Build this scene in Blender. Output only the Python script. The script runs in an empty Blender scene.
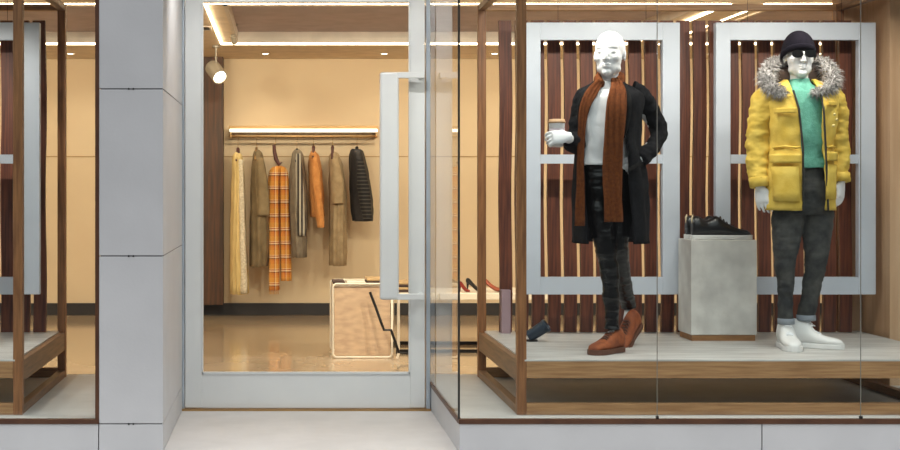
import bpy, bmesh, math, random
from mathutils import Vector, Matrix, Euler, noise
random.seed(7)
PI = math.pi
SC = bpy.context.scene
COL = SC.collection
F = 1365.0; CX, CY = 282.0, 188.0; D0 = 7.0; EYE = 1.36

def P(px, py, D):
    """point seen at photo position (px,py) standing D metres from the camera plane"""
    return Vector(((px-CX)*D/F, D-D0, EYE+(CY-py)*D/F))
def PX(px, D): return (px-CX)*D/F
def PZ(py, D): return EYE+(CY-py)*D/F

# ------------------------------------------------------------------ materials
def lin(c):
    return tuple((x/255/12.92 if x/255 <= .04045 else ((x/255+.055)/1.055)**2.4) for x in c) + (1,)
def base(name):
    m = bpy.data.materials.new(name); m.use_nodes = True
    nt = m.node_tree; b = nt.nodes['Principled BSDF']
    return m, nt, b
def coords(nt, scale=(1,1,1)):
    tc = nt.nodes.new('ShaderNodeTexCoord'); mp = nt.nodes.new('ShaderNodeMapping')
    mp.inputs['Scale'].default_value = scale
    nt.links.new(tc.outputs['Object'], mp.inputs['Vector'])
    return mp.outputs['Vector']
def bump(nt, b, vec, scale, strength, dist=.01, detail=3):
    n = nt.nodes.new('ShaderNodeTexNoise'); n.inputs['Scale'].default_value = scale; n.inputs['Detail'].default_value = detail
    nt.links.new(vec, n.inputs['Vector'])
    bp = nt.nodes.new('ShaderNodeBump'); bp.inputs['Strength'].default_value = strength; bp.inputs['Distance'].default_value = dist
    nt.links.new(n.outputs['Fac'], bp.inputs['Height']); nt.links.new(bp.outputs['Normal'], b.inputs['Normal'])
def mat(name, c, rough=.5, metal=0, c2=None, scale=6, stretch=(1,1,1), bmp=0, bscale=60, spec=.5, lo=.35, hi=.65, coat=0, sheen=0):
    m, nt, b = base(name)
    b.inputs['Base Color'].default_value = lin(c)
    b.inputs['Roughness'].default_value = rough; b.inputs['Metallic'].default_value = metal
    b.inputs['Specular IOR Level'].default_value = spec
    b.inputs['Coat Weight'].default_value = coat
    b.inputs['Sheen Weight'].default_value = sheen
    v = coords(nt, stretch)
    c2 = c2 or tuple(min(255, x*.93) for x in c)
    n = nt.nodes.new('ShaderNodeTexNoise'); n.inputs['Scale'].default_value = scale; n.inputs['Detail'].default_value = 5
    nt.links.new(v, n.inputs['Vector'])
    r = nt.nodes.new('ShaderNodeValToRGB')
    r.color_ramp.elements[0].position = lo; r.color_ramp.elements[0].color = lin(c)
    r.color_ramp.elements[1].position = hi; r.color_ramp.elements[1].color = lin(c2)
    nt.links.new(n.outputs['Fac'], r.inputs['Fac']); nt.links.new(r.outputs['Color'], b.inputs['Base Color'])
    if bmp: bump(nt, b, v, bscale, bmp)
    return m
def emit(name, c, s):
    m, nt, b = base(name)
    b.inputs['Base Color'].default_value = lin(c)
    b.inputs['Emission Color'].default_value = lin(c); b.inputs['Emission Strength'].default_value = s
    return m
def glass(name, tint=(250,253,252), ior=1.45):
    m = bpy.data.materials.new(name); m.use_nodes = True; nt = m.node_tree; nt.nodes.clear()
    o = nt.nodes.new('ShaderNodeOutputMaterial'); mx = nt.nodes.new('ShaderNodeMixShader')
    t = nt.nodes.new('ShaderNodeBsdfTransparent'); g = nt.nodes.new('ShaderNodeBsdfGlossy'); f = nt.nodes.new('ShaderNodeFresnel')
    t.inputs['Color'].default_value = lin(tint); g.inputs['Roughness'].default_value = 0.0; f.inputs['IOR'].default_value = ior
    ge = nt.nodes.new('ShaderNodeNewGeometry'); iv = nt.nodes.new('ShaderNodeMath'); iv.operation = 'SUBTRACT'; iv.inputs[0].default_value = 1
    mu = nt.nodes.new('ShaderNodeMath'); mu.operation = 'MULTIPLY'          # the pane reflects once, at its outer face
    nt.links.new(ge.outputs['Backfacing'], iv.inputs[1]); nt.links.new(iv.outputs[0], mu.inputs[0]); nt.links.new(f.outputs[0], mu.inputs[1])
    nt.links.new(mu.outputs[0], mx.inputs[0]); nt.links.new(t.outputs[0], mx.inputs[1]); nt.links.new(g.outputs[0], mx.inputs[2])
    nt.links.new(mx.outputs[0], o.inputs['Surface'])
    return m
def plaid(name, cols, sx, sz):
    """woven check: stripes along both directions of the cloth"""
    m, nt, b = base(name); b.inputs['Roughness'].default_value = .9
    v = coords(nt); sep = nt.nodes.new('ShaderNodeSeparateXYZ'); nt.links.new(v, sep.inputs[0])
    def stripes(sock, s, stops):
        mu = nt.nodes.new('ShaderNodeMath'); mu.operation = 'MULTIPLY'; mu.inputs[1].default_value = s
        fr = nt.nodes.new('ShaderNodeMath'); fr.operation = 'FRACT'
        nt.links.new(sock, mu.inputs[0]); nt.links.new(mu.outputs[0], fr.inputs[0])
        r = nt.nodes.new('ShaderNodeValToRGB'); r.color_ramp.interpolation = 'CONSTANT'
        e = r.color_ramp.elements
        e[0].position = 0; e[0].color = lin(stops[0][1])
        e[1].position = stops[1][0]; e[1].color = lin(stops[1][1])
        for p, c in stops[2:]:
            k = e.new(p); k.color = lin(c)
        nt.links.new(fr.outputs[0], r.inputs[0]); return r.outputs[0]
    a = stripes(sep.outputs['Z'], sz, cols[0]); c = stripes(sep.outputs['X'], sx, cols[1])
    mx = nt.nodes.new('ShaderNodeMix'); mx.data_type = 'RGBA'; mx.inputs[0].default_value = .4
    nt.links.new(a, mx.inputs[6]); nt.links.new(c, mx.inputs[7]); nt.links.new(mx.outputs[2], b.inputs['Base Color'])
    return m
def stripe(name, ca, cb, s, axis='Z', w=.5, rough=.85):
    m, nt, b = base(name); b.inputs['Roughness'].default_value = rough
    v = coords(nt); sep = nt.nodes.new('ShaderNodeSeparateXYZ'); nt.links.new(v, sep.inputs[0])
    mu = nt.nodes.new('ShaderNodeMath'); mu.operation = 'MULTIPLY'; mu.inputs[1].default_value = s
    fr = nt.nodes.new('ShaderNodeMath'); fr.operation = 'FRACT'; gt = nt.nodes.new('ShaderNodeMath'); gt.operation = 'GREATER_THAN'; gt.inputs[1].default_value = w
    nt.links.new(sep.outputs[axis], mu.inputs[0]); nt.links.new(mu.outputs[0], fr.inputs[0]); nt.links.new(fr.outputs[0], gt.inputs[0])
    mx = nt.nodes.new('ShaderNodeMix'); mx.data_type = 'RGBA'; mx.inputs[6].default_value = lin(ca); mx.inputs[7].default_value = lin(cb)
    nt.links.new(gt.outputs[0], mx.inputs[0]); nt.links.new(mx.outputs[2], b.inputs['Base Color'])
    return m

M_STONE = mat('grey_facade_panel', (190,191,193), .55, c2=(184,185,187), scale=3, bmp=.05)
M_JOINT = mat('joint_shadow_gap', (105,105,108), .8)
M_PAVE = mat('entrance_paving', (200,197,194), .6, c2=(192,189,186), scale=5, bmp=.06)
M_WHITE_METAL = mat('pale_grey_painted_metal', (214,217,216), .4, c2=(210,213,213), scale=4)
M_BLUE_METAL = mat('door_edge_metal', (176,188,198), .3, metal=.3)
M_BRONZE = mat('bronze_trim', (92,60,40), .45, metal=.3, c2=(74,46,32))
M_SEAL = mat('black_sealant', (30,28,27), .5)
M_PALESEAL = mat('translucent_sealant', (120,118,110), .4)
M_GLASS = glass('clear_window_glass')
M_WALL = mat('warm_beige_wall_paint', (226,204,170), .8, c2=(222,199,165), scale=2)
M_WALLDARK = mat('wall_seam', (186,156,112), .8)
M_CEIL = mat('tan_ceiling_paint', (232,214,190), .8)
M_TRAY = mat('mauve_brown_ceiling_panel', (190,176,182), .8)
M_LIP = mat('pale_ceiling_lip', (226,214,200), .6)
M_FLOOR = mat('polished_beige_shop_floor', (182,160,132), .12, c2=(168,146,118), scale=2.5, spec=.6)
M_DISPFLOOR = mat('pale_window_floor', (196,193,190), .5, c2=(186,183,180), scale=6)
M_BASEB = mat('dark_baseboard', (44,40,40), .5)
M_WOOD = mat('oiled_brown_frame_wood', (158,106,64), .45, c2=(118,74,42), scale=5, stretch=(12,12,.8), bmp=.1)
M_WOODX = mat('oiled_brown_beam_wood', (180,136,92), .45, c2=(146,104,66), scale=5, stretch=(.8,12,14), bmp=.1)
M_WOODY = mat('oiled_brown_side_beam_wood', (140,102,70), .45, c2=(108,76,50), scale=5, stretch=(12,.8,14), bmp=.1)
M_SLAT = mat('red_brown_slat_wood', (120,66,44), .5, c2=(76,38,28), scale=4, stretch=(18,18,.8), bmp=.1)
M_PANEL = mat('dark_brown_wall_panelling', (96,58,30), .5, c2=(60,40,22), scale=4, stretch=(10,10,.5))
M_TAN = mat('tan_side_wall_veneer', (204,168,134), .55, c2=(192,154,118), scale=3, stretch=(8,8,.6))
M_PLAT = mat('pale_grey_stone_platform', (206,203,199), .4, c2=(178,174,170), scale=4, stretch=(.8,5,5), bmp=.05)
M_CONC = mat('brushed_concrete', (224,220,214), .6, c2=(196,192,187), scale=7, bmp=.2, bscale=30)
M_CONCWOOD = mat('pedestal_wood_base', (164,118,72), .5, c2=(140,96,56), stretch=(1,8,8))
M_FRAMEW = mat('white_painted_frame', (200,206,217), .4, c2=(196,202,213))
M_LED = emit('warm_led_strip', (255,232,196), 14)
M_LEDS = emit('rail_led_strip', (255,246,228), 3)
M_LAMPFACE = emit('lamp_lens', (255,240,214), 14)
M_BODY = mat('matt_white_mannequin', (233,232,234), .4, c2=(229,228,230))
M_BLACKCOAT = mat('black_wool', (18,18,21), .95, c2=(27,27,30), scale=60, bmp=.25, bscale=200, spec=.15)
M_CHARCOAL = mat('charcoal_wool', (32,31,31), .95, c2=(24,23,23), scale=50, bmp=.25, bscale=200, spec=.15)
M_RUST = mat('rust_brown_wool', (112,60,26), .9, c2=(94,48,20), scale=60, bmp=.3, bscale=150, spec=.2)
M_WHITEKNIT = mat('white_cotton', (244,244,246), .85, c2=(238,238,240), bmp=.15, bscale=120)
M_LEATHER = mat('black_leather', (9,8,10), .27, c2=(6,6,7), bmp=.2, bscale=25, spec=.32)
M_SUEDE = mat('rust_suede', (150,78,36), .75, c2=(122,58,26), scale=25, bmp=.15, bscale=100)
M_RUBBERBR = mat('brown_rubber_sole', (96,58,40), .6)
M_LACEBR = mat('brown_laces', (84,52,40), .8)
M_YELLOW = mat('mustard_yellow_cotton', (226,194,94), .75, spec=.25, c2=(210,174,72), scale=14, bmp=.2, bscale=60)
M_LINING = mat('dark_lining', (46,44,40), .8)
M_TEAL = mat('teal_knit', (112,180,160), .85, c2=(94,162,142), scale=40, bmp=.4, bscale=160)
M_FUR = mat('silver_grey_fur', (198,193,190), .8, c2=(124,118,116), scale=60)
M_NAVYKNIT = mat('dark_navy_knit', (26,22,32), .95, spec=.15, c2=(20,17,26), bmp=.4, bscale=150)
M_LENS = mat('black_lens', (14,15,16), .08, spec=.8)
M_DENIM = mat('washed_black_denim', (82,81,78), .9, spec=.2, c2=(50,51,52), scale=12, bmp=.2, bscale=200)
M_DENIMCUFF = mat('turned_grey_denim', (140,146,154), .85)
M_WHITELEATHER = mat('white_leather', (232,230,228), .45, c2=(222,220,218))
M_BLACKLEATHER = mat('black_shoe_leather', (18,18,20), .3, c2=(28,26,26))
M_CREAMPANTS = mat('off_white_trouser_cloth', (214,210,208), .85, c2=(196,192,190), bmp=.15)
M_PAPER = mat('white_paper_cup', (228,224,224), .6)
M_KRAFT = mat('tan_cup_lid', (190,150,110), .6)
M_BLACKMETAL = mat('black_metal', (32,31,33), .4, metal=.4)
M_NAVYMETAL = mat('dark_blue_metal', (40,52,66), .4, metal=.3)
M_GREYMETAL = mat('grey_lamp_metal', (168,160,146), .45, metal=.3)
M_BRASS = mat('brushed_brass', (176,140,92), .35, metal=.7)
M_TABLE = mat('cream_table_top', (236,224,206), .5)
M_DARKHANGER = mat('dark_red_hanger', (84,42,34), .5)
M_LILAC = mat('lilac_card', (168,140,146), .8)

# ------------------------------------------------------------------ mesh helpers
def bx(bm, x0, x1, y0, y1, z0, z1):
    vs = [bm.verts.new(v) for v in ((x0,y0,z0),(x1,y0,z0),(x1,y1,z0),(x0,y1,z0),(x0,y0,z1),(x1,y0,z1),(x1,y1,z1),(x0,y1,z1))]
    for f in ((3,2,1,0),(4,5,6,7),(0,1,5,4),(1,2,6,5),(2,3,7,6),(3,0,4,7)): bm.faces.new([vs[i] for i in f])
    return vs
def B(*boxes):
    bm = bmesh.new()
    for b in boxes: bx(bm, *b)
    return bm
def ringloft(bm, rings, cap=True, close=True):
    vr = [[bm.verts.new(p) for p in r] for r in rings]
    n = len(vr[0])
    for a, b in zip(vr, vr[1:]):
        for i in range(n if close else n-1):
            j = (i+1) % n
            bm.faces.new((a[i], a[j], b[j], b[i]))
    if cap and close:
        bm.faces.new(vr[0][::-1]); bm.faces.new(vr[-1])
    return vr
def frame_for(d):
    d = d.normalized(); up = Vector((0,0,1)) if abs(d.z) < .9 else Vector((0,1,0))
    a = d.cross(up).normalized(); return a, a.cross(d).normalized()
def tube(bm, pts, rad, n=10, cap=True, flat=1.0):
    pts = [Vector(p) for p in pts]
    if not hasattr(rad, '__len__'): rad = [rad]*len(pts)
    rings = []; a = None
    for i, p in enumerate(pts):
        d = (pts[min(i+1, len(pts)-1)] - pts[max(i-1, 0)])
        if a is None: a, b = frame_for(d)
        else:
            dn = d.normalized(); a = (a - dn*a.dot(dn)).normalized(); b = a.cross(dn)
        rings.append([p + a*math.cos(2*PI*k/n)*rad[i] + b*math.sin(2*PI*k/n)*rad[i]*flat for k in range(n)])
    return ringloft(bm, rings, cap)
def smooth_path(pts, sub=5):
    """Catmull-Rom through tuples (any length)"""
    P_ = [tuple(p) for p in pts]; out = []
    for i in range(len(P_)-1):
        p0 = P_[max(i-1,0)]; p1 = P_[i]; p2 = P_[i+1]; p3 = P_[min(i+2,len(P_)-1)]
        for s in range(sub):
            t = s/sub
            out.append(tuple(.5*((2*b)+(-a+c)*t+(2*a-5*b+4*c-d)*t*t+(-a+3*b-3*c+d)*t**3) for a,b,c,d in zip(p0,p1,p2,p3)))
    out.append(P_[-1]); return out
def limb(bm, pts, n=20, sub=6, cap=True, flat=1.0):
    """pts: (Vector, radius)"""
    sp = smooth_path([tuple(p)+(r,) for p, r in pts], sub)
    return tube(bm, [q[:3] for q in sp], [q[3] for q in sp], n, cap, flat)
def ell(bm, c, r, rot=None, seg=20):
    m = Matrix.Translation(Vector(c))
    if rot is not None: m = m @ rot
    m = m @ Matrix.Diagonal((r[0], r[1], r[2], 1))
    return bmesh.ops.create_uvsphere(bm, u_segments=seg, v_segments=max(8, seg//2+2), radius=1, matrix=m)['verts']
def column(bm, secs, n=28, cap=True, e=2.4, sub=5, fold=0, nf=7, seed=0):
    """upright loft. secs: (cx, cy, z, half width, half depth)"""
    rings = []
    for (cx, cy, z, w, d) in smooth_path(secs, sub):
        r = []
        for k in range(n):
            t = 2*PI*k/n; c, s = math.cos(t), math.sin(t)
            q = 1 + fold*math.sin(nf*t + seed + 1.5*math.sin(z*3+seed))
            r.append((cx + w*q*math.copysign(abs(c)**(2/e), c), cy + d*q*math.copysign(abs(s)**(2/e), s), z))
        rings.append(r)
    return ringloft(bm, rings, cap)
def lathe(bm, prof, c=(0,0,0), n=24, M=None):
    M = M or Matrix.Identity(4)
    rings = [[M @ Vector((c[0]+r*math.cos(2*PI*k/n), c[1]+r*math.sin(2*PI*k/n), c[2]+z)) for k in range(n)] for r, z in prof]
    return ringloft(bm, rings)
def xform(bm, M): bmesh.ops.transform(bm, matrix=M, verts=bm.verts); return bm
def wrinkle(bm, amp, sc=(9,9,22), seed=0):
    bm.normal_update()
    for v in bm.verts:
        c = v.co; p = Vector((c.x*sc[0]+seed, c.y*sc[1], c.z*sc[2]))
        v.co = c + v.normal*amp*noise.fractal(p, .8, 2.0, 3)
    return bm
def fuse(bm, voxel=.005, it=3):
    me = bpy.data.meshes.new('tmp'); bmesh.ops.recalc_face_normals(bm, faces=bm.faces); bm.to_mesh(me); bm.free()
    o = bpy.data.objects.new('tmp', me); COL.objects.link(o)
    r = o.modifiers.new('r', 'REMESH'); r.mode = 'VOXEL'; r.voxel_size = voxel; r.adaptivity = 0
    s = o.modifiers.new('s', 'SMOOTH'); s.factor = .5; s.iterations = it
    dg = bpy.context.evaluated_depsgraph_get()
    m2 = bpy.data.meshes.new_from_object(o.evaluated_get(dg))
    b2 = bmesh.new(); b2.from_mesh(m2)
    bpy.data.objects.remove(o); bpy.data.meshes.remove(me); bpy.data.meshes.remove(m2)
    return b2

def root_of(o):
    v = Vector((0,0,0))
    while o is not None: v = v + o.location; o = o.parent
    return v
def obj(name, bm, m, parent=None, smooth=False, bevel=0, thick=0, sub=0, label=None, recalc=True):
    """one mesh object, built in place; its origin moves to its base (or its parent's)"""
    if recalc: bmesh.ops.recalc_face_normals(bm, faces=bm.faces)
    if parent is None:
        xs = [v.co.x for v in bm.verts]; ys = [v.co.y for v in bm.verts]; zs = [v.co.z for v in bm.verts]
        org = Vector(((min(xs)+max(xs))/2, (min(ys)+max(ys))/2, min(zs)))
    else: org = root_of(parent)
    for v in bm.verts: v.co -= org
    me = bpy.data.meshes.new(name)
    for f in bm.faces: f.smooth = smooth
    bm.to_mesh(me); bm.free()
    me.materials.append(m)
    o = bpy.data.objects.new(name, me); COL.objects.link(o)
    if parent is None: o.location = org
    else: o.parent = parent
    if thick:
        t = o.modifiers.new('thick', 'SOLIDIFY'); t.thickness = thick; t.offset = -1
    if bevel:
        b = o.modifiers.new('bevel', 'BEVEL'); b.width = bevel; b.segments = 2; b.limit_method = 'ANGLE'
    if sub:
        s = o.modifiers.new('sub', 'SUBSURF'); s.levels = sub; s.render_levels = sub
    if label: o['label'] = label
    return o
def thing(name, loc, label, cat, group=None):
    o = bpy.data.objects.new(name, None); COL.objects.link(o); o.location = Vector(loc); o.empty_display_size = .1
    o['label'] = label; o['category'] = cat
    if group: o['group'] = group
    return o
def tag(o, label, cat, group=None):
    o['label'] = label; o['category'] = cat
    if group: o['group'] = group
    return o
def struct(name, bm, m, parent=None, bevel=0, label=None):
    o = obj(name, bm, m, parent, bevel=bevel)
    if parent is None: o['kind'] = 'structure'
    if label: o['label'] = label
    return o

# ------------------------------------------------------------------ the setting
XC0, XC1 = -.938, -.610         # tiled column
XG = .908                       # glass corner
YD = 1.35                       # door plane
YB = 7.60                       # rear wall
ZP = .17                        # window floor
ZC = 2.74                       # ceiling
XL, XR = -5.6, 7.6
struct('floor', B((XL,XR,1.73,YB,-.1,0)), M_FLOOR)
struct('floor_entrance', B((-20,20,-1.3,0,-.12,-.004)), M_PAVE)
struct('floor_street', B((-60,60,-60,-1.3,-.14,-.03)), mat('dark_asphalt', (52,52,54), .9, c2=(42,42,44), scale=40))
struct('floor_vestibule', B((XC1-.05,XG+.05,0,1.73,-.1,0)), M_PAVE)
struct('wall_back', B((XL,XR,YB,YB+.15,0,3.1)), M_WALL)
struct('wall_left', B((XL-.15,XL,0,YB,0,3.1)), M_WALL)
struct('wall_right', B((XR,XR+.15,0,YB,0,3.1)), M_WALL)
struct('baseboard_back', B((XL,XR,YB-.02,YB,0,.13)), M_BASEB, bevel=.004)
struct('trim_1', B(*[(XL,XR,YB-.006,YB,z,z+.012) for z in (1.69,)]), M_WALLDARK)
# ceiling: solid slab around three lit trays
TY0, TY1 = 3.2, 6.1
trays = [(-4.6,-.83), (-.585,3.36), (3.61,7.3)]
bm = bmesh.new()
bx(bm, XL-.15, XR+.15, 0.1, TY0, ZC, ZC+.3); bx(bm, XL-.15, XR+.15, TY1, YB+.15, ZC, ZC+.3)
xs = [XL-.15] + [v for t in trays for v in t] + [XR+.15]
for i in range(0, len(xs), 2): bx(bm, xs[i], xs[i+1], TY0, TY1, ZC, ZC+.3)
struct('ceiling', bm, M_CEIL)
for i, (a, b) in enumerate(trays):
    t = bpy.data.objects.new('ceiling_tray', None); COL.objects.link(t); t['kind'] = 'structure'
    t.location = ((a+b)/2, (TY0+TY1)/2, ZC)
    w = .14
    obj('cove_band', B((a,b,TY0,TY0+w,ZC+.012,ZC+.05),(a,b,TY1-w,TY1,ZC+.012,ZC+.05),(a,a+w,TY0+w,TY1-w,ZC+.012,ZC+.05),(b-w,b,TY0+w,TY1-w,ZC+.012,ZC+.05)), M_CEIL, t)
    obj('lip', B((a+w,b-w,TY0+w,TY0+w+.03,ZC,ZC+.1),(a+w,b-w,TY1-w-.03,TY1-w,ZC,ZC+.1),(a+w,a+w+.03,TY0+w,TY1-w,ZC,ZC+.1),(b-w-.03,b-w,TY0+w,TY1-w,ZC,ZC+.1)), M_LIP, t)
    obj('recessed_panel', B((a,b,TY0,TY1,ZC+.1,ZC+.13)), M_TRAY, t)
    s = .014
    obj('light_strip', B((a,b,TY0,TY0+s,ZC-.006,ZC+.01),(a,b,TY1-s,TY1,ZC-.006,ZC+.01),(a,a+s,TY0+s,TY1-s,ZC-.006,ZC+.01),(b-s,b,TY0+s,TY1-s,ZC-.006,ZC+.01)), M_LED, t)
# facade column in stacked panels, with a shadow gap core
bm = bmesh.new()
zs = [0, .15, 1.011, 1.868, 2.725]
for z0, z1 in zip(zs, zs[1:]): bx(bm, XC0, XC1, 0, 1.46, z0+.003, z1-.003)
col = struct('wall_column', bm, M_STONE, bevel=.0015)
obj('joint_core', B((XC0+.006,XC1-.006,.006,1.45,0,2.72)), M_JOINT, col)
bm = bmesh.new()
for z in zs[1:4]:
    for dx in (-.012, .012): tube(bm, [(-.774+dx,-.004,z),(-.774+dx,.01,z)], .005, 8)
obj('fixing_screw', bm, M_BLACKMETAL, col)
struct('wall_header', B((XL-.15,XR+.15,0,.1,2.725,3.4),), M_STONE)
struct('ceiling_vestibule', B((XC1,XG,.1,YD+.1,2.725,2.739)), M_STONE)
# plinths
def plinth(name, x0, x1, joints):
    bm = bmesh.new(); xs_ = [x0]+joints+[x1]
    for a, b in zip(xs_, xs_[1:]): bx(bm, a+.003, b-.003, 0, 1.73, 0, ZP-.02)
    p = struct(name, bm, M_STONE, bevel=.0015)
    obj('joint_core', B((x0+.008,x1-.008,.008,1.72,0,ZP-.022)), M_JOINT, p)
    obj('window_floor', B((x0,x1,.03,1.73,ZP-.02,ZP)), M_DISPFLOOR, p)
    return p
plinth('wall_plinth_right', XG, 7.6, [PX(762,7), PX(762,7)+1.9, PX(762,7)+3.6])
plinth('wall_plinth_left', XL, XC0-.002, [-3.8])
# side block of tan veneer inside the right window
struct('wall_window_end', B((3.66,4.9,1.22,1.7,ZP,ZC),(PX(843,8.52)+.004,3.66,1.625,1.7,ZP,ZC)), M_TAN)
# windows: panes with seals and bottom trim
def window(name, xs_, y0=.012):
    w = bpy.data.objects.new(name, None); COL.objects.link(w); w['kind'] = 'structure'; w.location = ((xs_[0]+xs_[-1])/2, y0, ZP)
    for a, b in zip(xs_, xs_[1:]):
        obj('pane', B((a+.003,b-.003,y0,y0+.010,ZP,2.72)), M_GLASS, w)
    bm = bmesh.new()
    for a in xs_[1:-1]: bx(bm, a-.0018, a+.0018, y0+.003, y0+.006, ZP, 2.72)
    if len(xs_) > 2: obj('seal', bm, M_PALESEAL, w)
    return w
w = window('window_2', [XG, PX(658,7), PX(862,7), 4.05, 5.1, 6.15, 7.6])
obj('corner_seal', B((XG-.004,XG+.006,.010,.022,ZP,2.72)), M_SEAL, w)
obj('bottom_trim', B((XG-.002,7.6,-.006,.028,ZP-.02,ZP+.004)), M_BRONZE, w)
bm = bmesh.new()
for px in (658, 862):
    bx(bm, PX(px,7)-.006, PX(px,7)+.006, .004, .024, ZP+.004, ZP+.018)
obj('glass_clip', bm, M_BLACKMETAL, w)
w = window('window_1', [XL, -3.9, -2.92, -1.93, XC0-.01])
obj('edge_trim', B((XC0-.020,XC0-.001,-.002,.03,ZP,2.72)), M_BRONZE, w)
obj('bottom_trim', B((XL,XC0-.001,-.006,.028,ZP-.02,ZP+.004)), M_BRONZE, w)
w = bpy.data.objects.new('window_3', None); COL.objects.link(w); w['kind'] = 'structure'; w.location = (XG, .7, ZP)
obj('pane', B((XG,XG+.010,.024,YD+.05,ZP,2.72)), M_GLASS, w)
obj('bottom_trim', B((XG-.004,XG+.014,.028,YD+.05,ZP-.02,ZP+.004)), M_BRONZE, w)
# door
d = bpy.data.objects.new('door_1', None); COL.objects.link(d); d['kind'] = 'structure'; d.location = (.14, YD, 0)
Dd = 8.35
Z0, Z1 = PZ(408,Dd), PZ(374,Dd)
obj('left_stile', B((PX(185,Dd),PX(202,Dd),YD,YD+.05,Z0,2.6)), M_WHITE_METAL, d, bevel=.004)
obj('right_stile', B((PX(410,Dd),PX(425,Dd),YD,YD+.05,Z0,2.6)), M_WHITE_METAL, d, bevel=.004)
obj('bottom_rail', B((PX(202,Dd),PX(410,Dd),YD+.002,YD+.048,Z0,Z1)), M_WHITE_METAL, d)
obj('top_rail', B((PX(202,Dd),PX(410,Dd),YD+.002,YD+.048,2.5,2.6)), M_WHITE_METAL, d)
bm = B((PX(202,Dd)-.001,PX(202,Dd)+.008,YD-.004,YD+.02,Z1,2.5),(PX(410,Dd)-.008,PX(410,Dd)+.001,YD-.004,YD+.02,Z1,2.5),(PX(202,Dd),PX(410,Dd),YD-.004,YD+.02,Z1-.001,Z1+.012))
obj('glazing_bead', bm, M_WHITE_METAL, d)
obj('pane', B((PX(202,Dd)+.008,PX(410,Dd)-.008,YD+.018,YD+.028,Z1+.01,2.5)), M_GLASS, d)
hd = bmesh.new(); hy = YD-.10
bx(hd, PX(380,8.25), PX(399,8.25), hy, hy+.035, PZ(300,8.25), PZ(72,8.25))
h = obj('handle', hd, M_WHITE_METAL, d, bevel=.014)
bm = B((PX(399,8.25)-.01,.86,hy,hy+.032,PZ(78,8.25),PZ(72,8.25)),(PX(399,8.25)-.01,.86,hy,hy+.032,PZ(300,8.25),PZ(294,8.25)),
       (.835,.86,hy+.03,YD,PZ(78,8.25),PZ(72,8.25)),(.835,.86,hy+.03,YD,PZ(300,8.25),PZ(294,8.25)))
obj('handle_arm', bm, M_WHITE_METAL, h, bevel=.003)
struct('trim_door_frame', B((XC1,PX(184.5,Dd),YD-.01,YD+.06,0,2.7),(PX(426,Dd),XG-.001,YD-.01,YD+.06,0,2.7),(XC1,XG,YD-.01,YD+.06,2.61,2.725)), M_BLUE_METAL, bevel=.003)
struct('trim_threshold', B((XC1,XG,YD-.03,YD+.08,0,Z0-.002)), M_BRASS)

# ------------------------------------------------------------------ display frames with platform
YF0, YF1 = .154, 1.62
def display(x0, x1, label, ext=0):
    t = thing('display_stand', ((x0+x1)/2, (YF0+YF1)/2, ZP), label, 'display stand')
    s = .05; ztop = 2.515
    for x in (x0, x1-s):
        for y in (YF0, YF1-s):
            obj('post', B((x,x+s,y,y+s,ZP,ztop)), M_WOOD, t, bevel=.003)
    for y in (YF0, YF1-s):
        for z0, z1, n in ((ZP,ZP+.06,'bottom_rail'), (ztop-.04,ztop,'top_rail')):
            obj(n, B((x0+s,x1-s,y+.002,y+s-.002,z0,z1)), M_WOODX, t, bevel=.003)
    for x in (x0, x1-s):
        for z0, z1, n in ((ZP,ZP+.045,'bottom_rail'), (ztop-.04,ztop,'top_rail')):
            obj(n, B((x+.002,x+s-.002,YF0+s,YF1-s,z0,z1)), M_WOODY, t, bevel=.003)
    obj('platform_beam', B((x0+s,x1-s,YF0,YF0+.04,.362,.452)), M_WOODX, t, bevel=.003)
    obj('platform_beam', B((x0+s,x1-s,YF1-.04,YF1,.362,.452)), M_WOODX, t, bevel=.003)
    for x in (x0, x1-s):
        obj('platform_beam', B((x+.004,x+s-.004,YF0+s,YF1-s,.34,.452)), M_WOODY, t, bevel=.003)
    obj('platform_top', B((x0+s-.01,x1-s+.01+ext,YF0-.001,YF1,.452,.460)), M_PLAT, t)
    return t
display(1.232, 3.53, 'brown timber display frame with pale stone platform in the right window', .14)
display(-3.66, -1.36, 'brown timber display frame with pale stone platform in the left window')
ZS = .46
# slat screens
slat_bm = None; slat_me = None
pitch = .101
def slat(x, i, label, group):
    global slat_me
    if slat_me is None:
        bm = bmesh.new(); rings = []
        for k in range(13):
            z = k/12*1.945
            dx = .004*math.sin(k*.9); 
            rings.append([(dx-.0385,0,z),(dx+.0385,0,z),(dx+.0385,.032,z),(dx-.0385,.032,z)])
        ringloft(bm, rings)
        bmesh.ops.recalc_face_normals(bm, faces=bm.faces)
        slat_me = bpy.data.meshes.new('timber_slat'); bm.to_mesh(slat_me); bm.free(); slat_me.materials.append(M_SLAT)
    o = bpy.data.objects.new('timber_slat', slat_me); COL.objects.link(o)
    o.location = (x, 1.515, ZS)
    tag(o, label, 'slat', group)
n_s = 22
for i in range(n_s):
    x = PX(505.6,8.52) + i*pitch
    lab = 'upright red-brown timber slat in the screen behind the two clothed mannequins'
    if i == 0: lab = 'leftmost red-brown slat of the right window, standing just right of the rear frame post'
    if i == n_s-1: lab = 'rightmost red-brown slat of the right window screen, against the tan end wall'
    slat(x, i, lab, 'slats of the right window screen')
for i in range(20):
    x = PX(39.5,8.52) - i*pitch
    lab = 'upright red-brown timber slat in the screen of the left window'
    if i == 0: lab = 'rightmost dark timber slat of the left window, right of the hanging grey frame'
    slat(x, i, lab, 'slats of the left window screen')

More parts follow.
